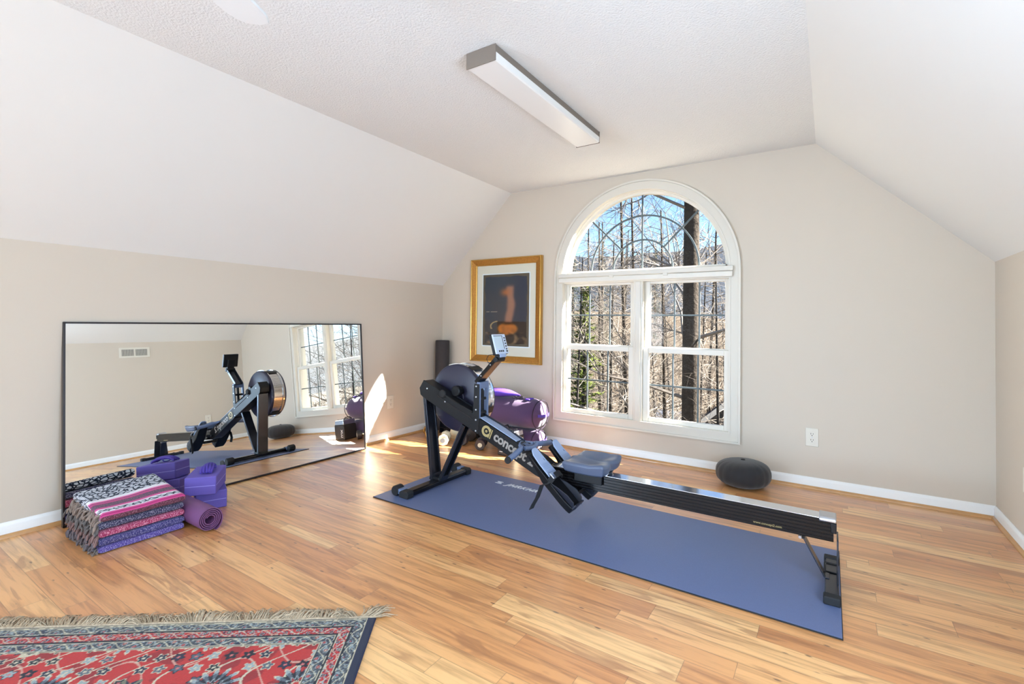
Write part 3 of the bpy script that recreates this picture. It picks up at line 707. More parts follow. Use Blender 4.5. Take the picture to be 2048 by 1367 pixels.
# centre of the face
def on_plane(y, zc):
    x = (-3.189 - nrm.y*y - nrm.z*zc)/nrm.x; return Vector((x, y, zc))
cc = (on_plane(.812, .004) + on_plane(2.683, .004))/2 + uv*(1.028/2)
m3 = Matrix((sv, uv, nrm)).transposed(); MWd, MHt = 1.871, 1.028
MB().obox(cc - nrm*.006, (MWd-.016, MHt-.016, .006), m3).obox(cc - nrm*.0015, (MWd-.016, MHt-.016, .003), m3).build('mirror_glass', M['mirror'], mr, smooth=0)
f = MB()
for s_ in (-1, 1):
    f.obox(cc + sv*s_*(MWd/2-.004) - nrm*.008, (.009, MHt, .026), m3)
    f.obox(cc + uv*s_*(MHt/2-.004) - nrm*.008, (MWd, .009, .026), m3)
f.build('frame', M['mirframe'], mr)
MB().obox(cc - nrm*.0165, (MWd-.01, MHt-.01, .008), m3).build('backing', M['black'], mr)

# ------------------------------------------------------------------ framed picture
pf = thing('framed_picture', (-2.505, YB, 1.17), 'gold framed dark painting hanging left of the window', 'picture')
px0, px1, pz0, pz1 = -2.903, -2.118, .683, 1.655
def miter(mb, x0, x1, z0, z1, prof, y):
    """prof: [(inset, depth)] swept round a rectangle"""
    k = len(prof); vs = []
    for (sx_, sz_) in ((-1, -1), (1, -1), (1, 1), (-1, 1)):
        for ins, dep in prof:
            vs.append(((x0+ins) if sx_ < 0 else (x1-ins), y-dep, (z0+ins) if sz_ < 0 else (z1-ins)))
    mb.add(vs, [(i*k+j, i*k+(j+1) % k, ((i+1) % 4)*k+(j+1) % k, ((i+1) % 4)*k+j) for i in range(4) for j in range(k)])
mb = MB(); miter(mb, px0, px1, pz0, pz1, [(.008, .002), (.008, .030), (.014, .037), (.024, .034), (.036, .028), (.050, .024), (.058, .020), (.058, .002)], YB)
mb.build('frame', M['picgold'], pf, smooth=20)
mb = MB(); miter(mb, px0, px1, pz0, pz1, [(0, .001), (0, .034), (.003, .040), (.010, .0415), (.0135, .038), (.0075, .030), (.0075, .001)], YB)
mb.build('outer_edge', M['picgold2'], pf, smooth=20)
mb = MB(); miter(mb, px0, px1, pz0, pz1, [(.0585, .002), (.0585, .023), (.063, .021), (.064, .016), (.064, .002)], YB)
mb.build('inner_lip', M['picgold2'], pf, smooth=20)
MB().box(px0+.05, px1-.05, YB-.012, YB-.003, pz0+.05, pz1-.05).build('mat_board', M['matboard'], pf, smooth=0)
mb = MB(); ix0, ix1, iz0, iz1 = px0+.135, px1-.135, pz0+.155, pz1-.150
miter(mb, ix0-.010, ix1+.010, iz0-.010, iz1+.010, [(0, .0122), (0, .0132), (.010, .0132), (.010, .0122)], YB)
mb.build('inner_mat', M['white'], pf, smooth=0)
def grid_obj(name, nx, nz, pfun, cfun, m, parent=None):
    vs = [pfun(i/nx, j/nz) for j in range(nz+1) for i in range(nx+1)]
    fs = [(j*(nx+1)+i, j*(nx+1)+i+1, (j+1)*(nx+1)+i+1, (j+1)*(nx+1)+i) for j in range(nz) for i in range(nx)]
    off = parent_root(parent).location if parent else Vector((0, 0, 0))
    me = bpy.data.meshes.new(name); me.from_pydata([Vector(v)-off for v in vs], [], fs)
    ca = me.color_attributes.new('Col', 'FLOAT_COLOR', 'POINT')
    buf = []
    for j in range(nz+1):
        for i in range(nx+1): buf += [*cfun(i/nx, j/nz), 1]
    ca.data.foreach_set('color', buf)
    me.materials.append(m); o = bpy.data.objects.new(name, me); C.objects.link(o)
    if parent: o.parent = parent
    return o
def nz3(x, y, z=0): return noise.noise(Vector((x, y, z)))
def mixc(a, b, t): t = max(0, min(1, t)); return tuple(a[i]*(1-t)+b[i]*t for i in range(3))
def art(u, v):
    wob = nz3(u*6, v*8)*.03
    if u < .045+wob*.6 or u > .955+wob*.4 or v > .965+wob*.4 or v < .03+wob*.4: return lin((104, 90, 74))
    c = mixc((86, 78, 78), (70, 72, 80), v*1.1+nz3(u*3, v*3)*.5)
    c = mixc(c, (62, 60, 74), max(0, 1-abs(u-.85)/.3)*.6)
    if v < .34+.01*nz3(u*10, 1): c = mixc(c, (66, 48, 34), .75 if u > .32 else .15)
    # pale vertical plume
    pc = .60+.06*(v-.55)+.02*math.sin(v*14); pw = .085+.02*nz3(v*8, 3)
    k = math.exp(-((u-pc)/pw)**4) * (1 if .33 < v < .80 else math.exp(-((v-.80)/.04)**2) if v >= .8 else 0)
    c = mixc(c, (176, 122, 98), k*.85)
    k = math.exp(-((u-.50)/.10)**2-((v-.745)/.05)**2); c = mixc(c, (190, 112, 66), k*.8)
    # orange bowl
    k = 1/(1+math.exp(((((u-.55)/.21)**2+((v-.24)/.085)**2)-1)*9)); c = mixc(c, (196, 112, 42), k*(.85+.3*nz3(u*12, v*12)))
    k = math.exp(-((u-.55)/.16)**2-((v-.315)/.022)**2); c = mixc(c, (60, 38, 24), k*.8)
    # debris at the foot
    if v < .19: c = mixc(c, (176, 138, 100), max(0, nz3(u*9, v*14, 2)*1.6)*.7); c = mixc(c, (40, 32, 30), max(0, -nz3(u*11, v*16, 5)*1.3)*.6)
    # thin pale strokes
    rr = math.hypot((u-.34)/.16, (v-.27)/.07)
    if abs(rr-1) < .10 and u < .33 and v > .235: c = mixc(c, (190, 160, 112), .8)
    if abs(v-.475) < .004 and .08 < u < .32 and not .15 < u < .18: c = (176, 156, 136)
    return lin(tuple(max(0, min(255, q)) for q in c))
M['paint'] = attr_mat('painted_print', .85)
grid_obj('print', 110, 160, lambda u, v: (ix0+(ix1-ix0)*u, YB-.0128, iz0+(iz1-iz0)*v), art, M['paint'], pf)
MB().box(px0+.062, px1-.062, YB-.0165, YB-.0150, pz0+.062, pz1-.062).build('glazing', M['glass'], pf, smooth=0)

# ------------------------------------------------------------------ outlets, vent
def outlet(cx, cy, cz, rot, label):
    t = thing('wall_outlet', (cx, cy, cz), label, 'outlet')
    m3 = rotz(rot)   # local: x across, -y out of the wall
    def B(x0, x1, y0, y1, z0, z1): return MB().obox(Vector((cx, cy, cz)) + m3 @ Vector(((x0+x1)/2, (y0+y1)/2, (z0+z1)/2)), (x1-x0, y1-y0, z1-z0), m3)
    B(-.0365, .0365, -.006, 0, -.059, .059).build('cover_plate', M['plastic_white'], t, bevel=.003)
    for s_ in (-1, 1):
        f_ = MB(); c = Vector((cx, cy, cz)) + m3 @ Vector((0, -.006, s_*.0195))
        f_.lathe([(.001, -.0015), (.0165, -.0015), (.0165, .001), (.001, .001)], c, axis=1, n=24, m=m3)
        r_ = f_.build('receptacle', M['plastic_white'], t)
        s2 = MB()
        for dx, dz, w_, h_ in ((-.0063, .004, .0028, .009), (.0063, .004, .0028, .0075), (0, -.0075, .005, .005)):
            s2.obox(c + m3 @ Vector((dx, -.0015, dz)), (w_, .001, h_), m3)
        s2.build('slots', M['slot'], r_)
    MB().lathe([(.0, -.0085), (.003, -.008), (.003, -.006)], Vector((cx, cy, cz)), axis=1, n=10, m=m3).build('screw', M['alu'], t)
outlet(-.092, YB, .330, 0, 'ivory duplex outlet on the window wall right of the window')
outlet(XL, 3.045, .330, R(90), 'white duplex outlet on the left wall beside the sun patch')
outlet(XR, 3.225, .340, R(-90), 'white outlet on the right wall at the picture edge')
v_ = thing('wall_vent', (XR, 2.42, 1.295), 'white wall register on the right wall, seen in the mirror', 'vent')
MB().box(XR-.006, XR, 2.262, 2.582, 1.232, 1.358).build('register_plate', M['plastic_white'], v_, bevel=.003)
MB().box(XR-.0068, XR-.0062, 2.288, 2.412, 1.255, 1.335).box(XR-.0068, XR-.0062, 2.430, 2.554, 1.255, 1.335).build('grille_opening', M['slot'], v_)
for y0 in (2.288, 2.430):
    g = MB()
    for k in range(14): g.box(XR-.010, XR-.0069, y0+.004+k*.0088, y0+.0075+k*.0088, 1.256, 1.334)
    g.build('louvres', M['plastic_white'], v_)

# ------------------------------------------------------------------ ceiling light and fan
cl = thing('ceiling_light', (-1.280, 2.24, HC), 'long boxy fluorescent ceiling light, switched off, over the rower', 'ceiling light')
lx0, lx1, ly0, ly1 = -1.358, -1.200, 1.675, 2.806
MB().box(lx0+.002, lx1-.002, ly0+.006, ly1-.006, HC-.034, HC-.001).build('housing', M['taupe'], cl, bevel=.001)
MB().prism([(lx0, HC-.035), (lx1, HC-.035), (lx1, HC-.066), (lx1-.006, HC-.071), (lx0+.006, HC-.071), (lx0, HC-.066)], 1, ly0+.006, ly1-.006).build('diffuser', M['lens'], cl)
for y0, y1 in ((ly0, ly0+.0055), (ly1-.0055, ly1)):
    MB().box(lx0-.001, lx1+.001, y0, y1, HC-.073, HC-.001).build('end_cap', M['taupe'], cl, bevel=.001)
fan = thing('ceiling_fan', (-1.27, .30, HC), 'white ceiling fan whose blade tip shows at the top edge', 'ceiling fan')
fc = Vector((-1.27, .30, 0))
MB().lathe([(.001, HC-.001), (.075, HC-.001), (.085, HC-.05), (.06, HC-.07), (.06, HC-.09), (.11, HC-.10), (.125, HC-.15), (.125, HC-.22), (.09, HC-.25), (.001, HC-.25)], fc, n=36).build('motor_housing', M['fanblade'], fan)
MB().lathe([(.001, HC-.252), (.08, HC-.252), (.105, HC-.29), (.09, HC-.34), (.001, HC-.37)], fc, n=32).build('light_bowl', M['lens'], fan)
bz_ = 2.0
th0 = math.atan2(.52, -.262)
for k in range(5):
    a = th0 + 2*PI*k/5; m3 = rotz(a) @ Matrix.Rotation(R(0 if k == 0 else 0) + R(10), 3, 'X')
    out = [(.18, -.050), (.30, -.062), (.45, -.072), (.535, -.072), (.575, -.055), (.592, -.02), (.592, .03), (.575, .055), (.54, .070), (.45, .072), (.30, .062), (.18, .050)]
    vs = [fc + Vector((0, 0, bz_)) + m3 @ Vector((x, y, -.004)) for x, y in out] + [fc + Vector((0, 0, bz_)) + m3 @ Vector((x, y, .004)) for x, y in out]; n_ = len(out)
    b_ = MB().add(vs, [tuple(range(n_-1, -1, -1)), tuple(range(n_, 2*n_))] + [(i, (i+1) % n_, n_+(i+1) % n_, n_+i) for i in range(n_)]).build('blade', M['fanblade'], fan, bevel=.001)
    MB().obox(fc + Vector((0, 0, bz_+.014)) + rotz(a) @ Vector((.16, 0, 0)), (.14, .05, .008), rotz(a)).build('blade_arm', M['alu'], b_, bevel=.002)

# ------------------------------------------------------------------ meditation cushion
def cushion():
    ccx, ccy, r0, h = -.474, 3.525, .168, .168; n = 96; k = 18; vs = []; fs = []
    for i in range(k+1):
        ph = -PI/2 + PI*i/k; cr = math.cos(ph); sr = math.sin(ph)
        for j in range(n):
            a = 2*PI*j/n
            rr = r0*(max(0, cr)**.62); zz = h/2 + (h/2)*math.copysign(abs(sr)**.85, sr)
            pleat = 1 - .030*abs(math.sin(a*9))**.35*0 - .028*(1-abs(math.cos(a*9))**.5)*min(1, cr*2)
            vs.append((ccx + rr*pleat*math.cos(a), ccy + rr*pleat*math.sin(a), .0005 + zz*(1 + .05*(math.cos(a+.8))*cr)))
    fs = [(i*n+j, i*n+(j+1) % n, (i+1)*n+(j+1) % n, (i+1)*n+j) for i in range(k) for j in range(n)]
    o = MB().add(vs, fs).build('meditation_cushion', M['cush'], smooth=50)
    tag(o, 'round black pleated meditation cushion on the floor against the window wall', 'cushion')
    MB().lathe([(.001, 0), (.014, 0), (.012, .004), (.001, .006)], (ccx, ccy, h+.0007), n=14).build('button', M['web'], o)
cushion()

# ------------------------------------------------------------------ foam roller in the corner
fr_ = MB().lathe([(.030, .0005), (.064, .0005), (.068, .006), (.068, .866), (.064, .872), (.030, .872), (.030, .0005)], (-3.195, 3.630, 0), n=40).build('foam_roller', M['roller'])
tag(fr_, 'tall dark foam roller standing upright in the far left corner', 'foam roller')

# ------------------------------------------------------------------ bolsters and bag
def bolster(name, xa, xb, yc, zc, ry, rz, label, sag=0):
    n = 40; k = 26; vs = []; fs = []
    for i in range(k+1):
        t = i/k; u = -1+2*t
        e = (1-abs(u)**7)**(1/3.2) if abs(u) < 1 else 0
        x = (xa+xb)/2 + (xb-xa)/2*u
        for j in range(n):
            a = 2*PI*j/n
            wr = 1 + .018*nz3(u*3+xa, math.cos(a)*1.6, math.sin(a)*1.6)
            # end gathers
            wr *= 1 - .02*abs(math.sin(a*6))*max(0, abs(u)-.86)/.14
            zz = rz*e*wr*math.sin(a)
            if zz < 0: zz *= 1-.10*sag
            vs.append((x, yc+ry*e*wr*math.cos(a), zc+zz))
    fs = [(i*n+j, i*n+(j+1) % n, (i+1)*n+(j+1) % n, (i+1)*n+j) for i in range(k) for j in range(n)]
    o = MB().add(vs, fs).build(name, M['bolster'], smooth=60); tag(o, label, 'bolster', 'purple bolsters in the corner')
    # piping round the end and a carry handle
    s_ = MB().tube([(xb-.030, yc+ry*.93*math.cos(a), zc+rz*.93*math.sin(a)) for a in [2*PI*i/40 for i in range(41)]], .0035, 6)
    s_.build('piping', M['cord'], o)
    MB().strip([(xb-.002, yc-.10, zc+.006), (xb+.016, yc-.065, zc+.0), (xb+.022, yc, zc-.004), (xb+.016, yc+.055, zc+.0), (xb-.002, yc+.085, zc+.004)], .022, .003, (0, 0, 1)).build('carry_handle', M['strap'], o)
    return o
b1 = bolster('bolster', -2.460, -1.985, 3.500, .0845, .128, .084, 'plump purple yoga bolster on the floor, under the larger bolster')
b2 = bolster('bolster', -2.700, -1.972, 3.510, .294, .146, .128, 'large plum yoga bolster lying on top of the lower bolster', .2)
MB().box(-2.115, -2.075, 3.44, 3.52, .412, .424).build('label_tab', M['bag'], b2, bevel=.004)
# mat bag resting on the bolster
vs = []; n = 24; k = 22; xa, xb = -2.72, -2.175
for i in range(k+1):
    t = i/k; x = xa+(xb-xa)*t
    e = min(1, (t/.10)**.5 if t < .10 else 1) * (1 if t < .62 else max(.10, 1-((t-.62)/.38)**1.6*.9))
    for j in range(n):
        a = 2*PI*j/n; w = 1+.05*nz3(t*7, math.cos(a), math.sin(a))
        vs.append((x, 3.46+.072*e*w*math.cos(a), .4225+.034*e*w*math.sin(a)+.003*math.sin(t*9)+(-.012*max(0, t-.75)/.25)+.0))
bagm = MB().add(vs, [(i*n+j, i*n+(j+1) % n, (i+1)*n+(j+1) % n, (i+1)*n+j) for i in range(k) for j in range(n)] + [tuple(range(n)), tuple(range(k*n, (k+1)*n))])
bg_ = bagm.build('mat_bag', M['bag'], smooth=60); tag(bg_, 'bright violet drawstring mat bag lying on top of the large bolster', 'bag'); bg_.location = (0, 0, .031)
dc = MB().tube([(-2.23, 3.42, .452), (-2.19, 3.42, .446), (-2.155, 3.425, .455), (-2.135, 3.432, .466), (-2.16, 3.44, .462), (-2.21, 3.47, .458)], .0035, 6)
dc.tube([(-2.225, 3.45, .455), (-2.18, 3.43, .450), (-2.150, 3.42, .448), (-2.12, 3.425, .458)], .0035, 6)
dc.build('drawstring', M['cord'], bg_).location = (0, 0, -.026)

# ------------------------------------------------------------------ black case beside the bolsters
cs = thing('storage_case', (-2.13, 3.26, 0), 'small lettered case with bright top standing in front of the purple bolsters', 'case')
cx0, cx1, cy0, cy1 = -2.215, -2.060, 3.190, 3.345
MB().box(cx0, cx1, cy0, cy1, .0005, .150).build('case_body', M['case'], cs, bevel=.008, seg=3)
MB().prism([(cx0+.004, .1505), (cx1-.004, .1505), (cx1-.012, .196), (cx0+.012, .202)], 1, cy0+.004, cy1-.004).build('lid', M['alu'], cs, bevel=.006)
MB().box(cx0+.006, cx1-.006, cy0-.0015, cy0-.0005, .156-.008, .152).box(cx1+.0005, cx1+.0015, cy0+.006, cy1-.006, .146, .152).build('band', M['slot'], cs)
g = MB()
for k in range(3): g.box(cx0+.020, cx1-.020, cy0+.030+k*.045, cy0+.036+k*.045, .2025, .207)
g.tube([(cx0+.025, cy0+.03, .203), (cx0+.028, cy0+.05, .222), (cx0+.028, cy1-.05, .222), (cx0+.025, cy1-.03, .203)], .005, 8)
g.build('lid_handle', M['web'], cs)
text_obj('lettering', 'LUX', .042, M['white'], cs, (cx0+.050, cy0-.0012, .025), (0, 0, 1), (-1, 0, 0), bold=.0006)
MB().box(cx1+.0002, cx1+.003, cy0+.02, cy1-.02, .02, .135).build('side_panel_or_sunlit_face', M['ivory'], cs, bevel=.001)  # pale panel paints the sunlit white on this side of the dark case

# ------------------------------------------------------------------ dumbbells on the floor
def dumbbell(c, ang, r, hl, label, end_m, cap_m, hexa=False):
    c = Vector(c); c.z = r+.0005
    t = thing('dumbbell', (c.x, c.y, 0), label, 'dumbbell', 'dumbbells in the corner'); m3 = rotz(ang)
    n = 8 if hexa else 28
    for s_ in (-1, 1):
        p = [(.001, .0), (r*.9, 0), (r, .006), (r, .040), (r*.92, .047), (.001, .047)]
        p = [(a, s_*(hl+b)) for a, b in p]
        w = MB().lathe(p, c, axis=0, n=n, m=m3).build('weight_head', end_m, t, bevel=.001 if hexa else 0)
        q = [(.001, s_*(hl+.0485)), (r*.42, s_*(hl+.0485)), (r*.42, s_*(hl+.046)), (.001, s_*(hl+.046))]
        MB().lathe(q, c, axis=0, n=24, m=m3).build('head_badge', cap_m, w)
    MB().cyl(c - m3 @ Vector((hl+.005, 0, 0)), c + m3 @ Vector((hl+.005, 0, 0)), .014).build('grip', M['chrome'], t)
a_ = math.atan2(-.836*1-.1, .548)+0   # heads point roughly towards the viewer
dumbbell((-2.790, 3.215, 0), R(-58), .047, .052, 'chrome and ivory dumbbell nearest the front leg of the rower', M['ivory'], M['chrome'], True)
dumbbell((-2.645, 3.335, 0), R(-78), .056, .055, 'dark round dumbbell in the middle of the corner group', M['iron'], M['case'])
dumbbell((-2.435, 3.270, 0), R(-62), .044, .030, 'small dark dumbbell beside the lettered case', M['iron'], M['ivory'])
dumbbell((-3.060, 3.310, 0), R(-40), .046, .05, 'brass-toned dumbbell by the baseboard behind the front leg', M['picgold2'], M['chrome'])
kb = thing('kettlebell', (-2.83, 3.42, 0), 'white enamel kettlebell behind the ivory dumbbell', 'kettlebell')
MB().lathe([(.001, .0005), (.042, .0005), (.056, .018), (.060, .045), (.052, .078), (.030, .098), (.001, .104)], (-2.83, 3.42, 0), n=32).build('bell', M['ivory'], kb)
MB().tube([(-2.83+.036*math.cos(a), 3.42, .094+.052*math.sin(a)) for a in [PI*i/14 for i in range(15)]], .0085, 10).build('handle', M['chrome'], kb)
wb = thing('weight_stand', (-2.95, 3.49, 0), 'low grey steel weight stand in the corner behind the dumbbells', 'weight stand')
MB().box(-3.10, -2.62, 3.52, 3.535, .0005, .125).build('back_panel', M['leg'], wb, bevel=.002)
for xx in (-3.10, -2.628): MB().box(xx, xx+.008, 3.49, 3.5195, .0005, .125).build('side_panel_or_sunlit_face', M['leg'], wb, bevel=.001)
MB().box(-3.091, -2.629, 3.49, 3.5195, .050, .056).build('shelf', M['leg'], wb, bevel=.001)

# ------------------------------------------------------------------ folded blankets
def stripe_mat(name, base, fleck, stripes=None):
    """woven cotton: flecked body, optional stripe bands along object x (list of (x, rgb or 'pat'))"""
    m = bpy.data.materials.new(name); m.use_nodes = True; N = m.node_tree.nodes; L = m.node_tree.links; p = N['Principled BSDF']
    p.inputs['Roughness'].default_value = .95; p.inputs['Specular IOR Level'].default_value = .15; p.inputs['Sheen Weight'].default_value = .1
    tc = N.new('ShaderNodeTexCoord')
    mp = N.new('ShaderNodeMapping'); mp.inputs['Scale'].default_value = (420, 230, 230); L.new(tc.outputs['Object'], mp.inputs[0])
    n = N.new('ShaderNodeTexNoise'); n.inputs['Scale'].default_value = 1; n.inputs['Detail'].default_value = 1; L.new(mp.outputs[0], n.inputs['Vector'])
    r = N.new('ShaderNodeMapRange'); L.new(n.outputs['Fac'], r.inputs[0]); r.inputs[1].default_value = .5; r.inputs[2].default_value = .62
    mx = N.new('ShaderNodeMix'); mx.data_type = 'RGBA'; mx.inputs[6].default_value = (*lin(base), 1); mx.inputs[7].default_value = (*lin(fleck), 1); L.new(r.outputs[0], mx.inputs[0])
    out = mx.outputs[2]
    n0 = N.new('ShaderNodeTexNoise'); n0.inputs['Scale'].default_value = 9; L.new(tc.outputs['Object'], n0.inputs['Vector'])
    if stripes:
        at = N.new('ShaderNodeAttribute'); at.attribute_name = 'Col'
        at2 = N.new('ShaderNodeSeparateColor'); L.new(at.outputs['Color'], at2.inputs[0])
        cr = N.new('ShaderNodeValToRGB'); cr.color_ramp.interpolation = 'CONSTANT'; L.new(at2.outputs[0], cr.inputs[0])
        cm = N.new('ShaderNodeValToRGB'); cm.color_ramp.interpolation = 'CONSTANT'; L.new(at2.outputs[0], cm.inputs[0])
        e = cr.color_ramp.elements; e2 = cm.color_ramp.elements
        for i, (x, c, k) in enumerate(stripes):
            if i < 2: q, q2 = e[i], e2[i]; q.position = x; q2.position = x
            else: q, q2 = e.new(x), e2.new(x)
            q.color = (*lin(c), 1); q2.color = (k, k, k, 1)
        # diamond pattern for bands with k == 1
        wv = N.new('ShaderNodeTexVoronoi'); wv.feature = 'DISTANCE_TO_EDGE'; mp2 = N.new('ShaderNodeMapping'); mp2.inputs['Scale'].default_value = (75, 42, 60); L.new(tc.outputs['Object'], mp2.inputs[0]); L.new(mp2.outputs[0], wv.inputs['Vector']); wv.inputs['Scale'].default_value = 1
        dr = N.new('ShaderNodeMapRange'); L.new(wv.outputs['Distance'], dr.inputs[0]); dr.inputs[1].default_value = .10; dr.inputs[2].default_value = .16; dr.inputs[3].default_value = 1; dr.inputs[4].default_value = 0
        dm = N.new('ShaderNodeMath'); dm.operation = 'GREATER_THAN'; dm.inputs[1].default_value = .75; L.new(cm.outputs[0], dm.inputs[0])
        mm = N.new('ShaderNodeMath'); mm.operation = 'MULTIPLY'; L.new(dr.outputs[0], mm.inputs[0]); L.new(dm.outputs[0], mm.inputs[1])
        a = N.new('ShaderNodeMix'); a.data_type = 'RGBA'; L.new(mm.outputs[0], a.inputs[0]); L.new(cr.outputs[0], a.inputs[6]); a.inputs[7].default_value = (*lin((36, 40, 56)), 1)
        # flecking for bands with k == .5
        fm = N.new('ShaderNodeMath'); fm.operation = 'COMPARE'; fm.inputs[1].default_value = .5; fm.inputs[2].default_value = .2; L.new(cm.outputs[0], fm.inputs[0])
        fk = N.new('ShaderNodeMath'); fk.operation = 'MULTIPLY'; L.new(r.outputs[0], fk.inputs[0]); L.new(fm.outputs[0], fk.inputs[1])
        b = N.new('ShaderNodeMix'); b.data_type = 'RGBA'; L.new(fk.outputs[0], b.inputs[0]); L.new(a.outputs[2], b.inputs[6]); b.inputs[7].default_value = (*lin(fleck), 1)
        out = b.outputs[2]
    L.new(out, p.inputs['Base Color'])
    bu = N.new('ShaderNodeBump'); bu.inputs['Strength'].default_value = .5; bu.inputs['Distance'].default_value = .0015; L.new(n.outputs['Fac'], bu.inputs['Height']); L.new(bu.outputs[0], p.inputs['Normal'])
    return m
PK, LP, WH, DK, MR, PT = (196, 74, 132), (226, 140, 180), (226, 222, 226), (84, 66, 88), (96, 52, 66), (206, 208, 216)
# position runs around the cross-section from the bottom front fold up and over to the back
top_str = [(0, MR, .5), (.10, PK, 0), (.118, (160, 44, 100), 0), (.132, PK, 0), (.155, LP, 0), (.172, WH, 0), (.195, PT, 1), (.275, WH, 0), (.295, LP, 0), (.312, PK, 0), (.345, DK, .5), (.45, (176, 58, 112), 0), (.468, PK, 0), (.49, DK, .5), (.505, PK, 0), (.53, LP, 0), (.55, WH, 0), (.61, PT, 1)]
cols_ = [((88, 74, 144), (150, 140, 190), None, 'folded cotton blanket in violet and navy weave at the very bottom of the stack'),
         ((62, 60, 112), (132, 126, 164), None, 'folded dark indigo cotton blanket, second from the bottom of the stack'),
         ((158, 54, 92), (216, 150, 172), None, 'folded crimson flecked cotton blanket in the middle of the stack'),
         ((58, 56, 84), (150, 146, 168), None, 'folded charcoal navy cotton blanket, second from the top of the stack'),
         (MR, (140, 96, 110), top_str, 'pink, white and black striped blanket folded on top of the stack')]
BX0, BX1, BY0, BY1 = -3.075, -2.703, .812, 1.150
zb = .0005
rb = random.Random(11)
for bi, (base, fl_, strp, lab) in enumerate(cols_):
    hgt = .0318 if bi < 4 else .040
    m = stripe_mat('woven_blanket', base, fl_, strp)
    shift = rb.uniform(-.010, .006); ys = rb.uniform(-.008, .008)
    x0, x1, y0, y1 = BX0+shift, BX1+shift-(.0 if bi < 4 else -.002), BY0+ys, BY1+ys
    nu, nv = 64, 30; vs = []; cs_ = []
    hw, hh = (x1-x0)/2, hgt/2
    # rounded-rectangle section, starting bottom front (+x), going up and over to the back
    def sect(t):
        # perimeter parameter 0..1
        r = hh; straight = 2*(hw-r); arc = PI*r; tot = 2*straight + 2*arc; s_ = t*tot
        if s_ < arc: a = -PI/2 + s_/r; return (hw-r+r*math.cos(a), r*math.sin(a))
        s_ -= arc
        if s_ < straight: return (hw-r-s_, hh)
        s_ -= straight
        if s_ < arc: a = PI/2 + s_/r; return (-hw+r+r*math.cos(a), r*math.sin(a))
        s_ -= arc
        return (-hw+r+s_, -hh)
    # two folds: visible crease at mid height on the front
    for j in range(nv+1):
        v = j/nv; y = y0+(y1-y0)*v
        edge = 1 - .35*max(0, (abs(2*v-1)-.93)/.07)**2
        for i in range(nu):
            t = i/nu; sx_, sz_ = sect(t)
            kk_ = bi+1 if sz_ > 0 else bi; sag = 0 if kk_ == 0 else (.010 if kk_ == 5 else .0025)*nz3(y*6+kk_*7, sx_*3); lift = .052*max(0, -sx_/hw*.5+.35)**1.2*(.75+.25*v)*((bi+1)/5 if sz_ > 0 else bi/5)
            xx = (x0+x1)/2 + sx_ + .005*nz3(y*7, bi*3.1, sz_*20) + .0015*math.cos(y*60+bi)
            if abs(sz_) < hh*.45 and abs(sx_) > hw-hh: xx -= math.copysign(.004*(1-abs(sz_)/(hh*.45)), sx_)
            zz = zb + hh + sz_*edge + sag + lift
            vs.append((xx, y, max(zz, .0006))); cs_.append((min(t/.5, 1) if t <= .5 else 1, 0, 0, 1))
    fs = [(j*nu+i, j*nu+(i+1) % nu, (j+1)*nu+(i+1) % nu, (j+1)*nu+i) for j in range(nv) for i in range(nu)] + [tuple(range(nu)), tuple(range(nv*nu, (nv+1)*nu))]
    me = bpy.data.meshes.new('folded_blanket'); me.from_pydata(vs, [], fs)
    bm = bmesh.new(); bm.from_mesh(me); bmesh.ops.recalc_face_normals(bm, faces=bm.faces); bm.to_mesh(me); bm.free()
    ca = me.color_attributes.new('Col', 'FLOAT_COLOR', 'POINT'); ca.data.foreach_set('color', [q for c in cs_ for q in c])
    me.materials.append(m); me.shade_smooth(); me.set_sharp_from_angle(angle=R(60))
    o = bpy.data.objects.new('folded_blanket', me); C.objects.link(o); tag(o, lab, 'blanket', 'blankets stacked by the mirror')
    # tassel fringe hanging from the near-left end
    fm = mat('blanket_tassels', ((112, 100, 92), (92, 84, 88), (124, 96, 92), (96, 90, 88), (132, 116, 106))[bi], .95, var=.7, vscale=55)
    fb_ = MB(); r2 = random.Random(20+bi)
    for q in range(46):
        xs = x0+.010+(x1-x0-.025)*q/45; ht = zb+hgt*r2.uniform(.15, .9)
        L_ = r2.uniform(.030, .050); a = r2.uniform(-.8, .8); p = Vector((xs, y0+.004, ht)); pts = [p]
        for s_ in range(4):
            a += r2.uniform(-.9, .9); p = p + Vector((math.sin(a)*L_/4, -abs(math.cos(a))*L_/4*(1-.22*s_), r2.uniform(-.010, .004)-.004*s_)); p.z = max(p.z, .004); pts.append(p)
        fb_.tube(pts, [.0045, .0056, .0050, .0060, .004], 6)
        if q % 2 == 0:   # knots
            fb_.lathe([(.001, -.005), (.006, -.002), (.006, .002), (.001, .005)], pts[2], n=7)
    fo = fb_.build('fringe', fm, o); fo['kind'] = 'stuff'
    zb += hgt + .0022

# ------------------------------------------------------------------ yoga blocks, strap, rolled mat
def block(c, ang, label, z0):
    m3 = rotz(ang); c = Vector((c[0], c[1], z0+.0495))
    o = MB().obox(c, (.229, .150, .098), m3).build('yoga_block', M['foam'], bevel=.005, seg=3)
    tag(o, label, 'yoga block', 'violet yoga blocks by the mirror')
    ln = MB()
    for s_ in (-1, 1):
        ln.obox(c + m3 @ Vector((0, s_*.0751, 0)), (.221, .0006, .0022), m3); ln.obox(c + m3 @ Vector((s_*.1146, 0, 0)), (.0006, .142, .0022), m3)
    ln.build('moulding_line', M['foamline'], o, smooth=0)
    return o
block((-2.965, 1.392), R(158), 'violet foam yoga block on the floor, beneath the other block', .0005)
block((-2.925, 1.350), R(142), 'violet foam yoga block stacked on top, carrying a coiled strap', .1003)
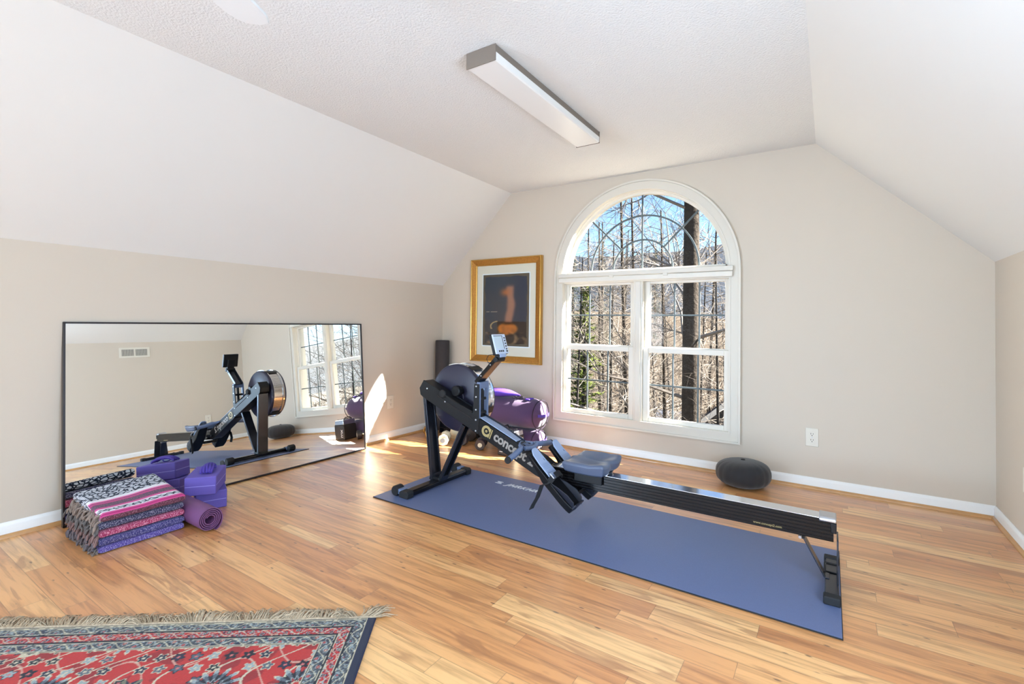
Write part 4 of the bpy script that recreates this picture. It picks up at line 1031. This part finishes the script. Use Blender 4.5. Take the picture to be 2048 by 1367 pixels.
# folded strap bundle
sc_ = MB(); m3 = rotz(R(146)); c0 = Vector((-2.925, 1.362, 0)); rr_ = random.Random(2)
for k in range(5):
    off_ = (k-2)*.011; hh_ = .0265 - abs(k-2)*.003
    pts = []
    for i in range(15):
        u = -1+2*i/14; pts.append(c0 + m3 @ Vector((u*.072, off_+.004*math.sin(u*3+k), 0)) + Vector((0, 0, .206 + hh_*(1-abs(u)**3.0) + .0015*k % .003)))
    sc_.tube(pts, [.0055]+[.0075]*13+[.0055], 8)
so = sc_.build('yoga_strap', M['strap']); tag(so, 'deep purple cotton yoga strap bundled on the upper yoga block', 'strap')
MB().tube([c0 + m3 @ Vector((.010, .036*math.cos(a), 0)) + Vector((0, 0, .2165+.0125*math.sin(a))) for a in [2*PI*i/20 for i in range(21)]], .003, 6).build('strap_tie', M['strap'], so)
# rolled mat: spiral section swept along x
def roll():
    yc, zc = 1.206, .0615; xa, xb = -3.150, -2.562; th = .0048; turns = 4.6; r0 = .019; n = int(turns*26)
    pitch = (.0575-r0)/turns
    ring_o = []; ring_i = []
    for i in range(n+1):
        a = 2*PI*turns*i/n; r = r0 + pitch*a/(2*PI)
        sq = 1 - .04*math.cos(2*a)
        if i > n-7: r += (i-(n-7))**2*.00028
        ring_o.append((yc+(r+th/2)*math.cos(-a+R(150))*1.0, zc+(r+th/2)*math.sin(-a+R(150))*1)); ring_i.append((yc+(r-th/2)*math.cos(-a+R(150)), zc+(r-th/2)*math.sin(-a+R(150))))
    loop = ring_o + ring_i[::-1]; k = len(loop); vs = []; fs = []
    for x in (xa, xb):
        for p in loop: vs.append((x, p[0], max(p[1], .0008)))
    fs = [(i, (i+1) % k, k+(i+1) % k, k+i) for i in range(k)]
    for i in range(n):
        a, b, c, d = i, i+1, k-2-i, k-1-i
        fs.append((a, b, c, d)); fs.append((k+a, k+d, k+c, k+b))
    o = MB().add(vs, fs).build('rolled_yoga_mat', M['yogamat'], smooth=40)
    tag(o, 'rolled plum yoga mat lying on the floor beside the blanket stack', 'yoga mat')
roll()

# ------------------------------------------------------------------ patterned wool rug
RC = Vector((-1.337, 1.188, 0)); RA = math.atan2(.746, .979)
e1 = Vector((-math.cos(RA), -math.sin(RA), 0)); e2 = Vector((math.sin(RA), -math.cos(RA), 0))   # along fringe side, along length
RW, RL, RT = 1.62, 2.45, .009
def cell(s, t, size, ox=0, oy=0, stagger=True):
    j = math.floor(t/size+oy); xo = (j % 2)*.5 if stagger else 0
    i = math.floor(s/size+ox+xo); cx = (i+.5-ox-xo)*size; cy = (j+.5-oy)*size
    return i, j, s-cx, t-cy
def hsh(i, j, k=0): return (math.sin(i*127.1+j*311.7+k*74.7)*43758.5453) % 1.0
RED, RED2, NAVY, SLATE, ICE, CREAM, ROSE, DKB, OLV = [lin(c) for c in ((182, 40, 34), (146, 28, 28), (26, 30, 54), (82, 90, 100), (146, 156, 156), (196, 184, 156), (196, 104, 100), (16, 16, 28), (112, 112, 88))]
def vine_band(p, q, w, base, alt):
    """p along band, q across 0..w"""
    u = q/w; per = .075
    ph = (p/per) % 1; wave = .5+.30*math.sin(2*PI*p/per)
    if u < .05 or u > .95: return DKB
    if u < .10 or u > .90: return CREAM
    if abs(u-wave) < .045: return CREAM
    c1 = math.hypot((ph-.25)*per/w, (u-.30)); c2 = math.hypot((ph-.75)*per/w, (u-.70))
    for cc_, kk in ((c1, 0), (c2, 1)):
        if cc_ < .07: return CREAM if kk == 0 else ROSE
        if cc_ < .15: return alt
        if cc_ < .20: return ICE
    f = nz3(p*150, q*150, base[0]*9)
    if f > .28: return ICE
    if f < -.30: return NAVY
    return base
def rug_col(s, t):
    ds, dt = min(s, RW-s), min(t, RL-t)
    jit = .0016*nz3(s*60, t*60)
    if ds < .026: return NAVY
    es = ds-.026; et = dt-.008
    if et < 0: return NAVY
    e = min(es, et) + jit; p = t if es < et else s
    if e < .003: return CREAM
    if e < .040: return vine_band(p, e-.003, .037, lin((78, 82, 84)), NAVY)
    if e < .044: return DKB
    if e < .080: return vine_band(p, e-.044, .036, RED, DKB)
    if e < .084: return DKB
    if e < .124: return vine_band(p, e-.084, .040, lin((70, 76, 80)), RED2)
    if e < .127: return CREAM
    # field
    c = RED if nz3(s*14, t*14) > -.1 else RED2
    v1 = abs(math.sin(s*26+2.2*math.sin(t*17)) ) ; v2 = abs(math.sin(t*23+1.9*math.sin(s*19+1)))
    if v1 < .10: c = CREAM
    elif v2 < .085: c = lin((200, 150, 130))
    i, j, x, y = cell(s, t, .052, .2, .1)
    r = math.hypot(x, y); h = hsh(i, j)
    if h > .25:
        a = math.atan2(y, x)+h*6; k = r/(.0135+.0035*math.cos(a*5))
        if k < .35: c = CREAM if h > .6 else ROSE
        elif k < 1: c = (NAVY, SLATE, ICE, DKB)[int(h*37) % 4]
        elif k < 1.25: c = CREAM if h > .5 else DKB
    i, j, x, y = cell(s, t, .235, .31, .17)
    h = hsh(i, j, 5); kind = int(h*3)
    a = math.atan2(y, x); r = math.hypot(x, y)
    if kind == 0:   # spiky rosette
        k = r/(.062+.012*math.cos(a*14))
        if k < .16: c = RED
        elif k < .24: c = CREAM
        elif k < .42: c = RED2 if math.cos(a*7) > 0 else DKB
        elif k < .50: c = ICE
        elif k < 1: c = (DKB if math.cos(a*14) < .1 else (SLATE if k < .8 else ICE))
        elif k < 1.1 and math.cos(a*14) > .3: c = CREAM
    elif kind == 1: # leaf-like palmette with dark core
        xr = x*math.cos(.9)+y*math.sin(.9); yr = -x*math.sin(.9)+y*math.cos(.9)
        k = math.hypot(xr/.085, yr/.028); k2 = math.hypot((xr+.075)/.045, yr/.050)
        if k2 < 1 and math.cos(math.atan2(yr, xr+.075)*12) > -.3: c = ICE if k2 > .5 else SLATE
        if k < 1.15: c = CREAM
        if k < .92: c = NAVY
        if k < .45: c = ICE
        if k < .25: c = RED
    else:
        k = r/(.040+.010*math.cos(a*6))
        if k < .3: c = ROSE
        elif k < .6: c = CREAM
        elif k < 1: c = OLV if math.cos(a*12) > 0 else NAVY
    f = nz3(s*420, t*420)
    return tuple(q*(1+.35*f) for q in c)
M['rug'] = attr_mat('hand_knotted_wool', .95, bump=(700, .8, .003), sheen=.15, spec=.15)
def rug_pt(s, t, z): q = RC + e1*s + e2*t; q.z = z; return q
# only the length that can be seen from around here gets the fine grid
FS = .0028
nx_, nt_ = int(RW/FS), int(1.0/FS)
rug = thing('patterned_rug', (-1.337, 1.188, 0), 'red and navy floral wool rug with pale fringe in the near left corner', 'rug')
def rfun(u, v): s, t = RW*u, 1.0*v; return rug_pt(s, t, RT+.0012*nz3(s*8, t*8)-.004*max(0, 1-min(s, RW-s, t)/.006))
ro = grid_obj('rug_pile', nx_, nt_, rfun, lambda u, v: rug_col(RW*u, 1.0*v), M['rug'], rug)
rfun2 = lambda u, v: rug_pt(RW*u, 1.0+(RL-1.0)*v, RT+.0012*nz3(RW*u*8, (1.0+(RL-1)*v)*8))
grid_obj('rug_pile', 400, 360, rfun2, lambda u, v: rug_col(RW*u, 1.0+(RL-1.0)*v), M['rug'], rug)
side_ = MB(); q = [rug_pt(0, 0, 0), rug_pt(RW, 0, 0), rug_pt(RW, RL, 0), rug_pt(0, RL, 0)]
q = [Vector((a.x, a.y, .0004)) for a in q]; side_.add(q + [a+Vector((0, 0, RT-.003)) for a in q], [(3, 2, 1, 0), (4, 5, 6, 7), (0, 1, 5, 4), (1, 2, 6, 5), (2, 3, 7, 6), (3, 0, 4, 7)])
side_.build('rug_backing', M['navywool'], rug)
MB().tube([rug_pt(RW*i/60, -.003, .006+.001*math.sin(i)) for i in range(61)], .0042, 6).build('selvedge_cord', M['fringe'], rug)
fg = MB(); r3 = random.Random(5)
ns = 1500
for i in range(ns):
    s = RW*i/ns + r3.uniform(-.003, .003)
    lean = 1.5*nz3(s*5, 0) + 1.3*nz3(s*16, 2) ; Lg = (.052+.022*nz3(s*7, 9))*r3.uniform(.75, 1.1)
    if s < .06: lean = -.9; Lg = .085*r3.uniform(.7, 1)
    a = lean + r3.uniform(-.45, .45); p = rug_pt(s, -.002, r3.uniform(.004, .008)); pts = [p]; lift = r3.uniform(.0, .020)+.022*max(0, nz3(s*9, 4))
    for k in range(4):
        a += r3.uniform(-.3, .3)+.5*nz3(s*11, k)
        dirv = e2*(-math.cos(a)) + e1*math.sin(a)
        p = p + dirv*(Lg/4); p = Vector((p.x, p.y, .003 + lift*math.sin(PI*(k+1)/4.6) + .001)); pts.append(p)
    fg.tube(pts, [.0015, .0016, .0015, .0013, .0008], 3)
fo = fg.build('fringe', M['fringe'], rug, smooth=60); fo['kind'] = 'stuff'

# ------------------------------------------------------------------ outside: slope, ridge, woods, neighbouring house
def terr(x, y):
    d = max(0, y-4)
    a = math.atan2(x, max(y, .1))
    h = -3.6 - .02*min(d, 25)
    if d > 25: h += (d-25)*.075
    if d > 110: h += (d-110)*.055
    if d > 260: h += (d-260)*.085
    h += .5*nz3(x*.05, y*.05) + .10*nz3(x*.4, y*.4) + min(1, d/200)*(14*nz3(x*.006+3, y*.006) + 4*nz3(x*.03, y*.03))
    return h
ys = [4.2, 6, 8, 10, 13, 16, 20, 25, 31, 38, 46, 56, 68, 82, 98, 116, 138, 160, 185, 212, 240, 270, 305, 345, 390, 440, 500, 560, 620]
def terrain(name, y_lo, y_hi, m, nx=120):
    yy = [y for y in ys if y_lo <= y <= y_hi]; vs = []; fs = []
    for y in yy:
        hw = 12+y*1.0
        for i in range(nx+1):
            x = -hw*.95 + (hw*3.3)*i/nx; vs.append((x, y, terr(x, y)))
    for j in range(len(yy)-1):
        for i in range(nx): a = j*(nx+1)+i; fs.append((a, a+1, a+nx+2, a+nx+1))
    return struct(MB().add(vs, fs).build(name, m, smooth=60))
M['litter'] = mat('leaf_litter', (72, 61, 50), .95, bump=(3, 1, .2), var=.55, vscale=2.2, spec=.1)
M['ridge'] = mat('hazed_wooded_ridge', (42, 48, 58), .95, bump=(.25, 1, 3), var=.5, vscale=.16, spec=.05)  # bluish haze of distance painted into the ridge colour
terrain('hillside', 0, 116, M['litter']); terrain('distant_ridge', 116, 700, M['ridge'])
M['bark'] = mat('grey_brown_bark', (61, 54, 48), .95, bump=(18, 1, .03), var=.45, vscale=12, spec=.1)
M['bark2'] = mat('dark_bark', (48, 45, 43), .95, bump=(14, 1, .02), var=.4, vscale=9, spec=.1)
M['twig'] = mat('pale_twigs', (122, 113, 105), .9, var=.3, vscale=5, spec=.1)
M['needle'] = mat('yellow_green_foliage', (89, 99, 41), .85, var=.45, vscale=7, spec=.2)
M['pine'] = mat('pine_foliage', (49, 64, 43), .85, var=.45, vscale=5, spec=.2)
def branch(mb, p, d, r, L, depth, rr, n=4):
    pts = [p]; rs = [r]; k = 4; q = Vector(p); dd = Vector(d)
    for i in range(k):
        dd = (dd + Vector((rr.uniform(-.22, .22), rr.uniform(-.22, .22), rr.uniform(-.12, .2)))).normalized()
        q = q + dd*(L/k); pts.append(q); rs.append(r*(1-.75*(i+1)/k))
    mb.tube(pts, rs, n, cap=False)
    if depth > 0:
        for i in range(1, k+1):
            for _ in range(2 if depth > 1 else 1):
                t = (pts[i]-pts[i-1]).normalized(); sd = t.orthogonal(); sd.rotate(Matrix.Rotation(rr.uniform(0, 2*PI), 3, t))
                nd = (t*rr.uniform(.5, 1) + sd*rr.uniform(.5, .9)).normalized()
                branch(mb, pts[i], nd, max(rs[i]*.75, r*.22), L*rr.uniform(.35, .62), depth-1, rr, 3)
def tree_proto(h, r, seed, z_first, nb, blen, depth=2, lean=.02, m=None, name='bare_tree'):
    rr = random.Random(seed); root = bpy.data.objects.new(name, None); C.objects.link(root)
    pts = []; rs = []; q = Vector((0, 0, -.3)); lx, ly = rr.uniform(-lean, lean), rr.uniform(-lean, lean)
    k = 12
    for i in range(k+1):
        t = i/k; pts.append(Vector((lx*h*t+.03*h*lean*math.sin(t*7+seed), ly*h*t, -.3+h*t))); rs.append(r*(1-.72*t)+(.25*r if i == 0 else 0))
    MB().tube(pts, rs, 10).build('trunk', m or M['bark'], root, smooth=60)
    b = MB()
    for i in range(nb):
        t = z_first+(1-z_first)*(i+rr.random()*.6)/nb; f = t*k; i0 = min(int(f), k-1); p = pts[i0].lerp(pts[i0+1], f-i0)
        a = rr.uniform(0, 2*PI); L = blen*(1-.6*t)*rr.uniform(.6, 1.15)
        branch(b, p, Vector((math.cos(a), math.sin(a), rr.uniform(.1, .6))).normalized(), max(.010, r*.22*(1-.6*t)), L, depth, rr)
    b.build('branches', M['twig'], root, smooth=60)
    return root
def ray_xy(u, depth):
    """ground position seen at image column u at the given depth"""
    k = (u-1024)/967.7; return depth*(-.548+.836*k), depth*(.836+.548*k)
used = {}
def place(proto, x, y, s, rz, label=None, group=None, cat='tree'):
    o = proto if proto.name not in used else copy_tree(proto)
    used[proto.name] = 1
    o.location = (x, y, terr(x, y)); o.scale = (s, s, s); o.rotation_euler = (0, 0, rz); tag(o, label, cat, group); return o
big = tree_proto(19, .20, 3, .16, 26, 4.2, 3, .004, M['bark'])
x, y = ray_xy(1384, 9.6)
place(big, x, y, 1, 0, 'thick straight tree trunk standing close outside the right half of the window')
big.children[0].scale = (1, 1, 1)
protos = [tree_proto(8.6, .062, 21, .10, 36, 2.6, 2, .03, M['bark2']), tree_proto(9.6, .085, 22, .12, 38, 3.0, 2, .03, M['bark']), tree_proto(8.0, .045, 23, .1, 34, 2.2, 2, .05, M['bark2']),
          tree_proto(7, .045, 24, .05, 36, 2.4, 2, .06, M['bark2']), tree_proto(9, .07, 25, .04, 44, 3.2, 2, .04, M['bark'])]
rt = random.Random(9)
GL = 'bare leafless tree among the winter woods outside the window'
GG = 'bare trees in the woods beyond the window'
near = [(1178, 15, 0), (1203, 17, 1), (1219, 14, 0), (1238, 16, 2), (1262, 13.5, 1), (1337, 12.5, 4), (1352, 16, 2), (1440, 11, 3), (1455, 17, 1), (1300, 20, 0), (1412, 15, 4), (1150, 12, 3), (1318, 14.5, 3), (1395, 13, 3), (1240, 23, 1), (1285, 12, 4)]
for u, d, pi in near:
    x, y = ray_xy(u, d); place(protos[pi], x, y, rt.uniform(.9, 1.1), rt.uniform(0, 6.28), GL, GG)
for az, d in ((38, 9), (41, 13), (44, 8.5), (46, 16), (48.5, 11), (50.5, 19), (52, 9.5), (54, 15), (43, 22), (47, 26), (51, 30), (36, 12), (33, 16), (54.5, 24), (49.5, 7.5)):
    x, y = WX + d*math.sin(R(az)), YB + d*math.cos(R(az))
    place(protos[rt.choice((0, 1, 2, 3, 4))], x, y, rt.uniform(.9, 1.1), rt.uniform(0, 6.28), GL, GG)
for k in range(40):
    for _ in range(30):
        y = 4.5 + 12 + 75*rt.random()**1.6; x = rt.uniform(-.95, 1.9)*y
        az = math.atan2(x-WX, y-YB)
        if abs(az - math.atan2(1.212, .63)) < .20 and y < 26: continue
        if y < 22 and x/y > .9: continue
        break
    place(protos[rt.choice((0, 1, 2, 2, 4))], x, y, rt.uniform(.75, 1.15), rt.uniform(0, 6.28), GL, GG)
# conifers / evergreen shrubs
def conifer(h, w, seed, m, name, dense=260, low=.05):
    rr = random.Random(seed); root = bpy.data.objects.new(name, None); C.objects.link(root)
    MB().tube([(0, 0, -.3), (0, 0, h*.97)], [h*.018+.02, .01], 8).build('trunk', M['bark2'], root)
    f = MB()
    for i in range(dense):
        t = low+(1-low)*(i/dense)**.85; z = t*h; rad = w*(1-t)**.8+.08; a = rr.uniform(0, 2*PI); dr = rr.uniform(.35, 1)*rad
        p0 = Vector((0, 0, z)); p1 = Vector((math.cos(a)*dr, math.sin(a)*dr, z-dr*.18+rr.uniform(-.05, .15)))
        t_ = (p1-p0).normalized(); sd = t_.cross(Vector((0, 0, 1))).normalized()
        for q in range(7):
            c = p0.lerp(p1, .25+.75*q/6); s_ = .05+.12*(1-t)*rr.uniform(.6, 1.3)
            for sg in (-1, 1):
                e = c + sd*sg*s_*1.6 + t_*s_ + Vector((0, 0, rr.uniform(-.06, .06)))
                f.add([c, c + t_*s_*.5, e, c - t_*.02 + Vector((0, 0, -.02))], [(0, 1, 2), (0, 2, 3)])
    f.build('foliage', m, root, smooth=0)
    return root
cy_ = conifer(6.0, .85, 4, M['needle'], 'evergreen_tree'); x, y = ray_xy(1170, 13); place(cy_, x, y, 1, 0, 'slim yellow-green evergreen behind the lower left window panes')
cp_ = conifer(12, 2.1, 5, M['pine'], 'pine_tree', 420)
for u, d, s_, lab in ((1146, 42, .95, 'green pine far off behind the upper left window panes'), (1205, 58, 1.15, 'distant green pine left of the centre of the window'), (1310, 50, 1.0, 'bluish pine far off behind the upper right sash')):
    x, y = ray_xy(u, d); place(cp_, x, y, s_, u, lab)
# brush on the slope
bb = MB(); r4 = random.Random(77)
for i in range(5200):
    y = 9 + 48*r4.random()**1.4; x = r4.uniform(-.72, 1.4)*y
    z = terr(x, y); h_ = r4.uniform(.5, 1.7); a = r4.uniform(0, 6.28); l = r4.uniform(.05, .8)
    p = Vector((x, y, z-.05)); q = p + Vector((math.cos(a)*l*.5*h_, math.sin(a)*l*.5*h_, h_*.6)); e = q + Vector((math.cos(a+.5)*l*.6*h_, math.sin(a+.5)*l*.6*h_, h_*.35))
    w_ = .006+.0006*y
    bb.tube([p, q, e], [w_, w_*.8, w_*.3], 3, cap=False)
    if i % 2 == 0: bb.tube([q, q + Vector((r4.uniform(-.4, .4), r4.uniform(-.4, .4), .35))], [w_*.7, w_*.3], 3, cap=False)
tag(bb.build('brush', mat('dry_brush', (119, 104, 88), .95, var=.35, vscale=3, spec=.1), smooth=0), 'tangle of dry brown brush covering the slope outside the window', 'brush', kind='stuff')
# neighbouring house: gable end whose rake climbs to the right
hx, hy = ray_xy(1416, 14.0)
nh = thing('neighbouring_house', (hx+3, hy+2, -3.6), 'grey sided house gable at the lower right corner of the window', 'house')
zr = 1.05-(846-646)/967.7*14.0
W2 = 2.6; zbse = -4.4
xl_ = hx-.15
gab = [(xl_, zbse), (xl_+W2, zbse), (xl_+W2, zr), (xl_+W2/2, zr+W2/2*.92), (xl_, zr)]
MB().prism(gab, 1, hy, hy+7).build('wall', M['siding'], nh, smooth=0)
MB().prism([(xl_-.30, zr-.22), (xl_+W2/2, zr+W2/2*.92+.05), (xl_+W2/2, zr+W2/2*.92+.22), (xl_-.36, zr-.10)], 1, hy-.30, hy+7.3).prism([(xl_+W2+.30, zr-.22), (xl_+W2/2, zr+W2/2*.92+.05), (xl_+W2/2, zr+W2/2*.92+.22), (xl_+W2+.36, zr-.10)], 1, hy-.30, hy+7.3).build('roof', M['roof'], nh, smooth=0)
MB().prism([(xl_-.34, zr-.30), (xl_+W2/2, zr+W2/2*.92-.02), (xl_+W2/2, zr+W2/2*.92+.16), (xl_-.34, zr-.12)], 1, hy-.36, hy-.31).build('rake_board', M['trim'], nh, smooth=0)
bx_, by_ = ray_xy(1372, 17.5); zq = 1.05-(838-646)/967.7*17.5
sh2 = thing('shed', (bx_, by_, -3.8), 'low building with blue-grey roof beside the base of the thick trunk', 'shed')
MB().box(bx_-1.2, bx_+1.0, by_, by_+2.6, -4.4, zq-.35).build('wall', M['siding'], sh2, smooth=0)
MB().prism([(by_-.2, zq-.38), (by_+1.3, zq+.12), (by_+2.8, zq-.38), (by_+2.8, zq-.46), (by_-.2, zq-.46)], 0, bx_-1.35, bx_+1.15).build('roof', M['roof'], sh2, smooth=0)
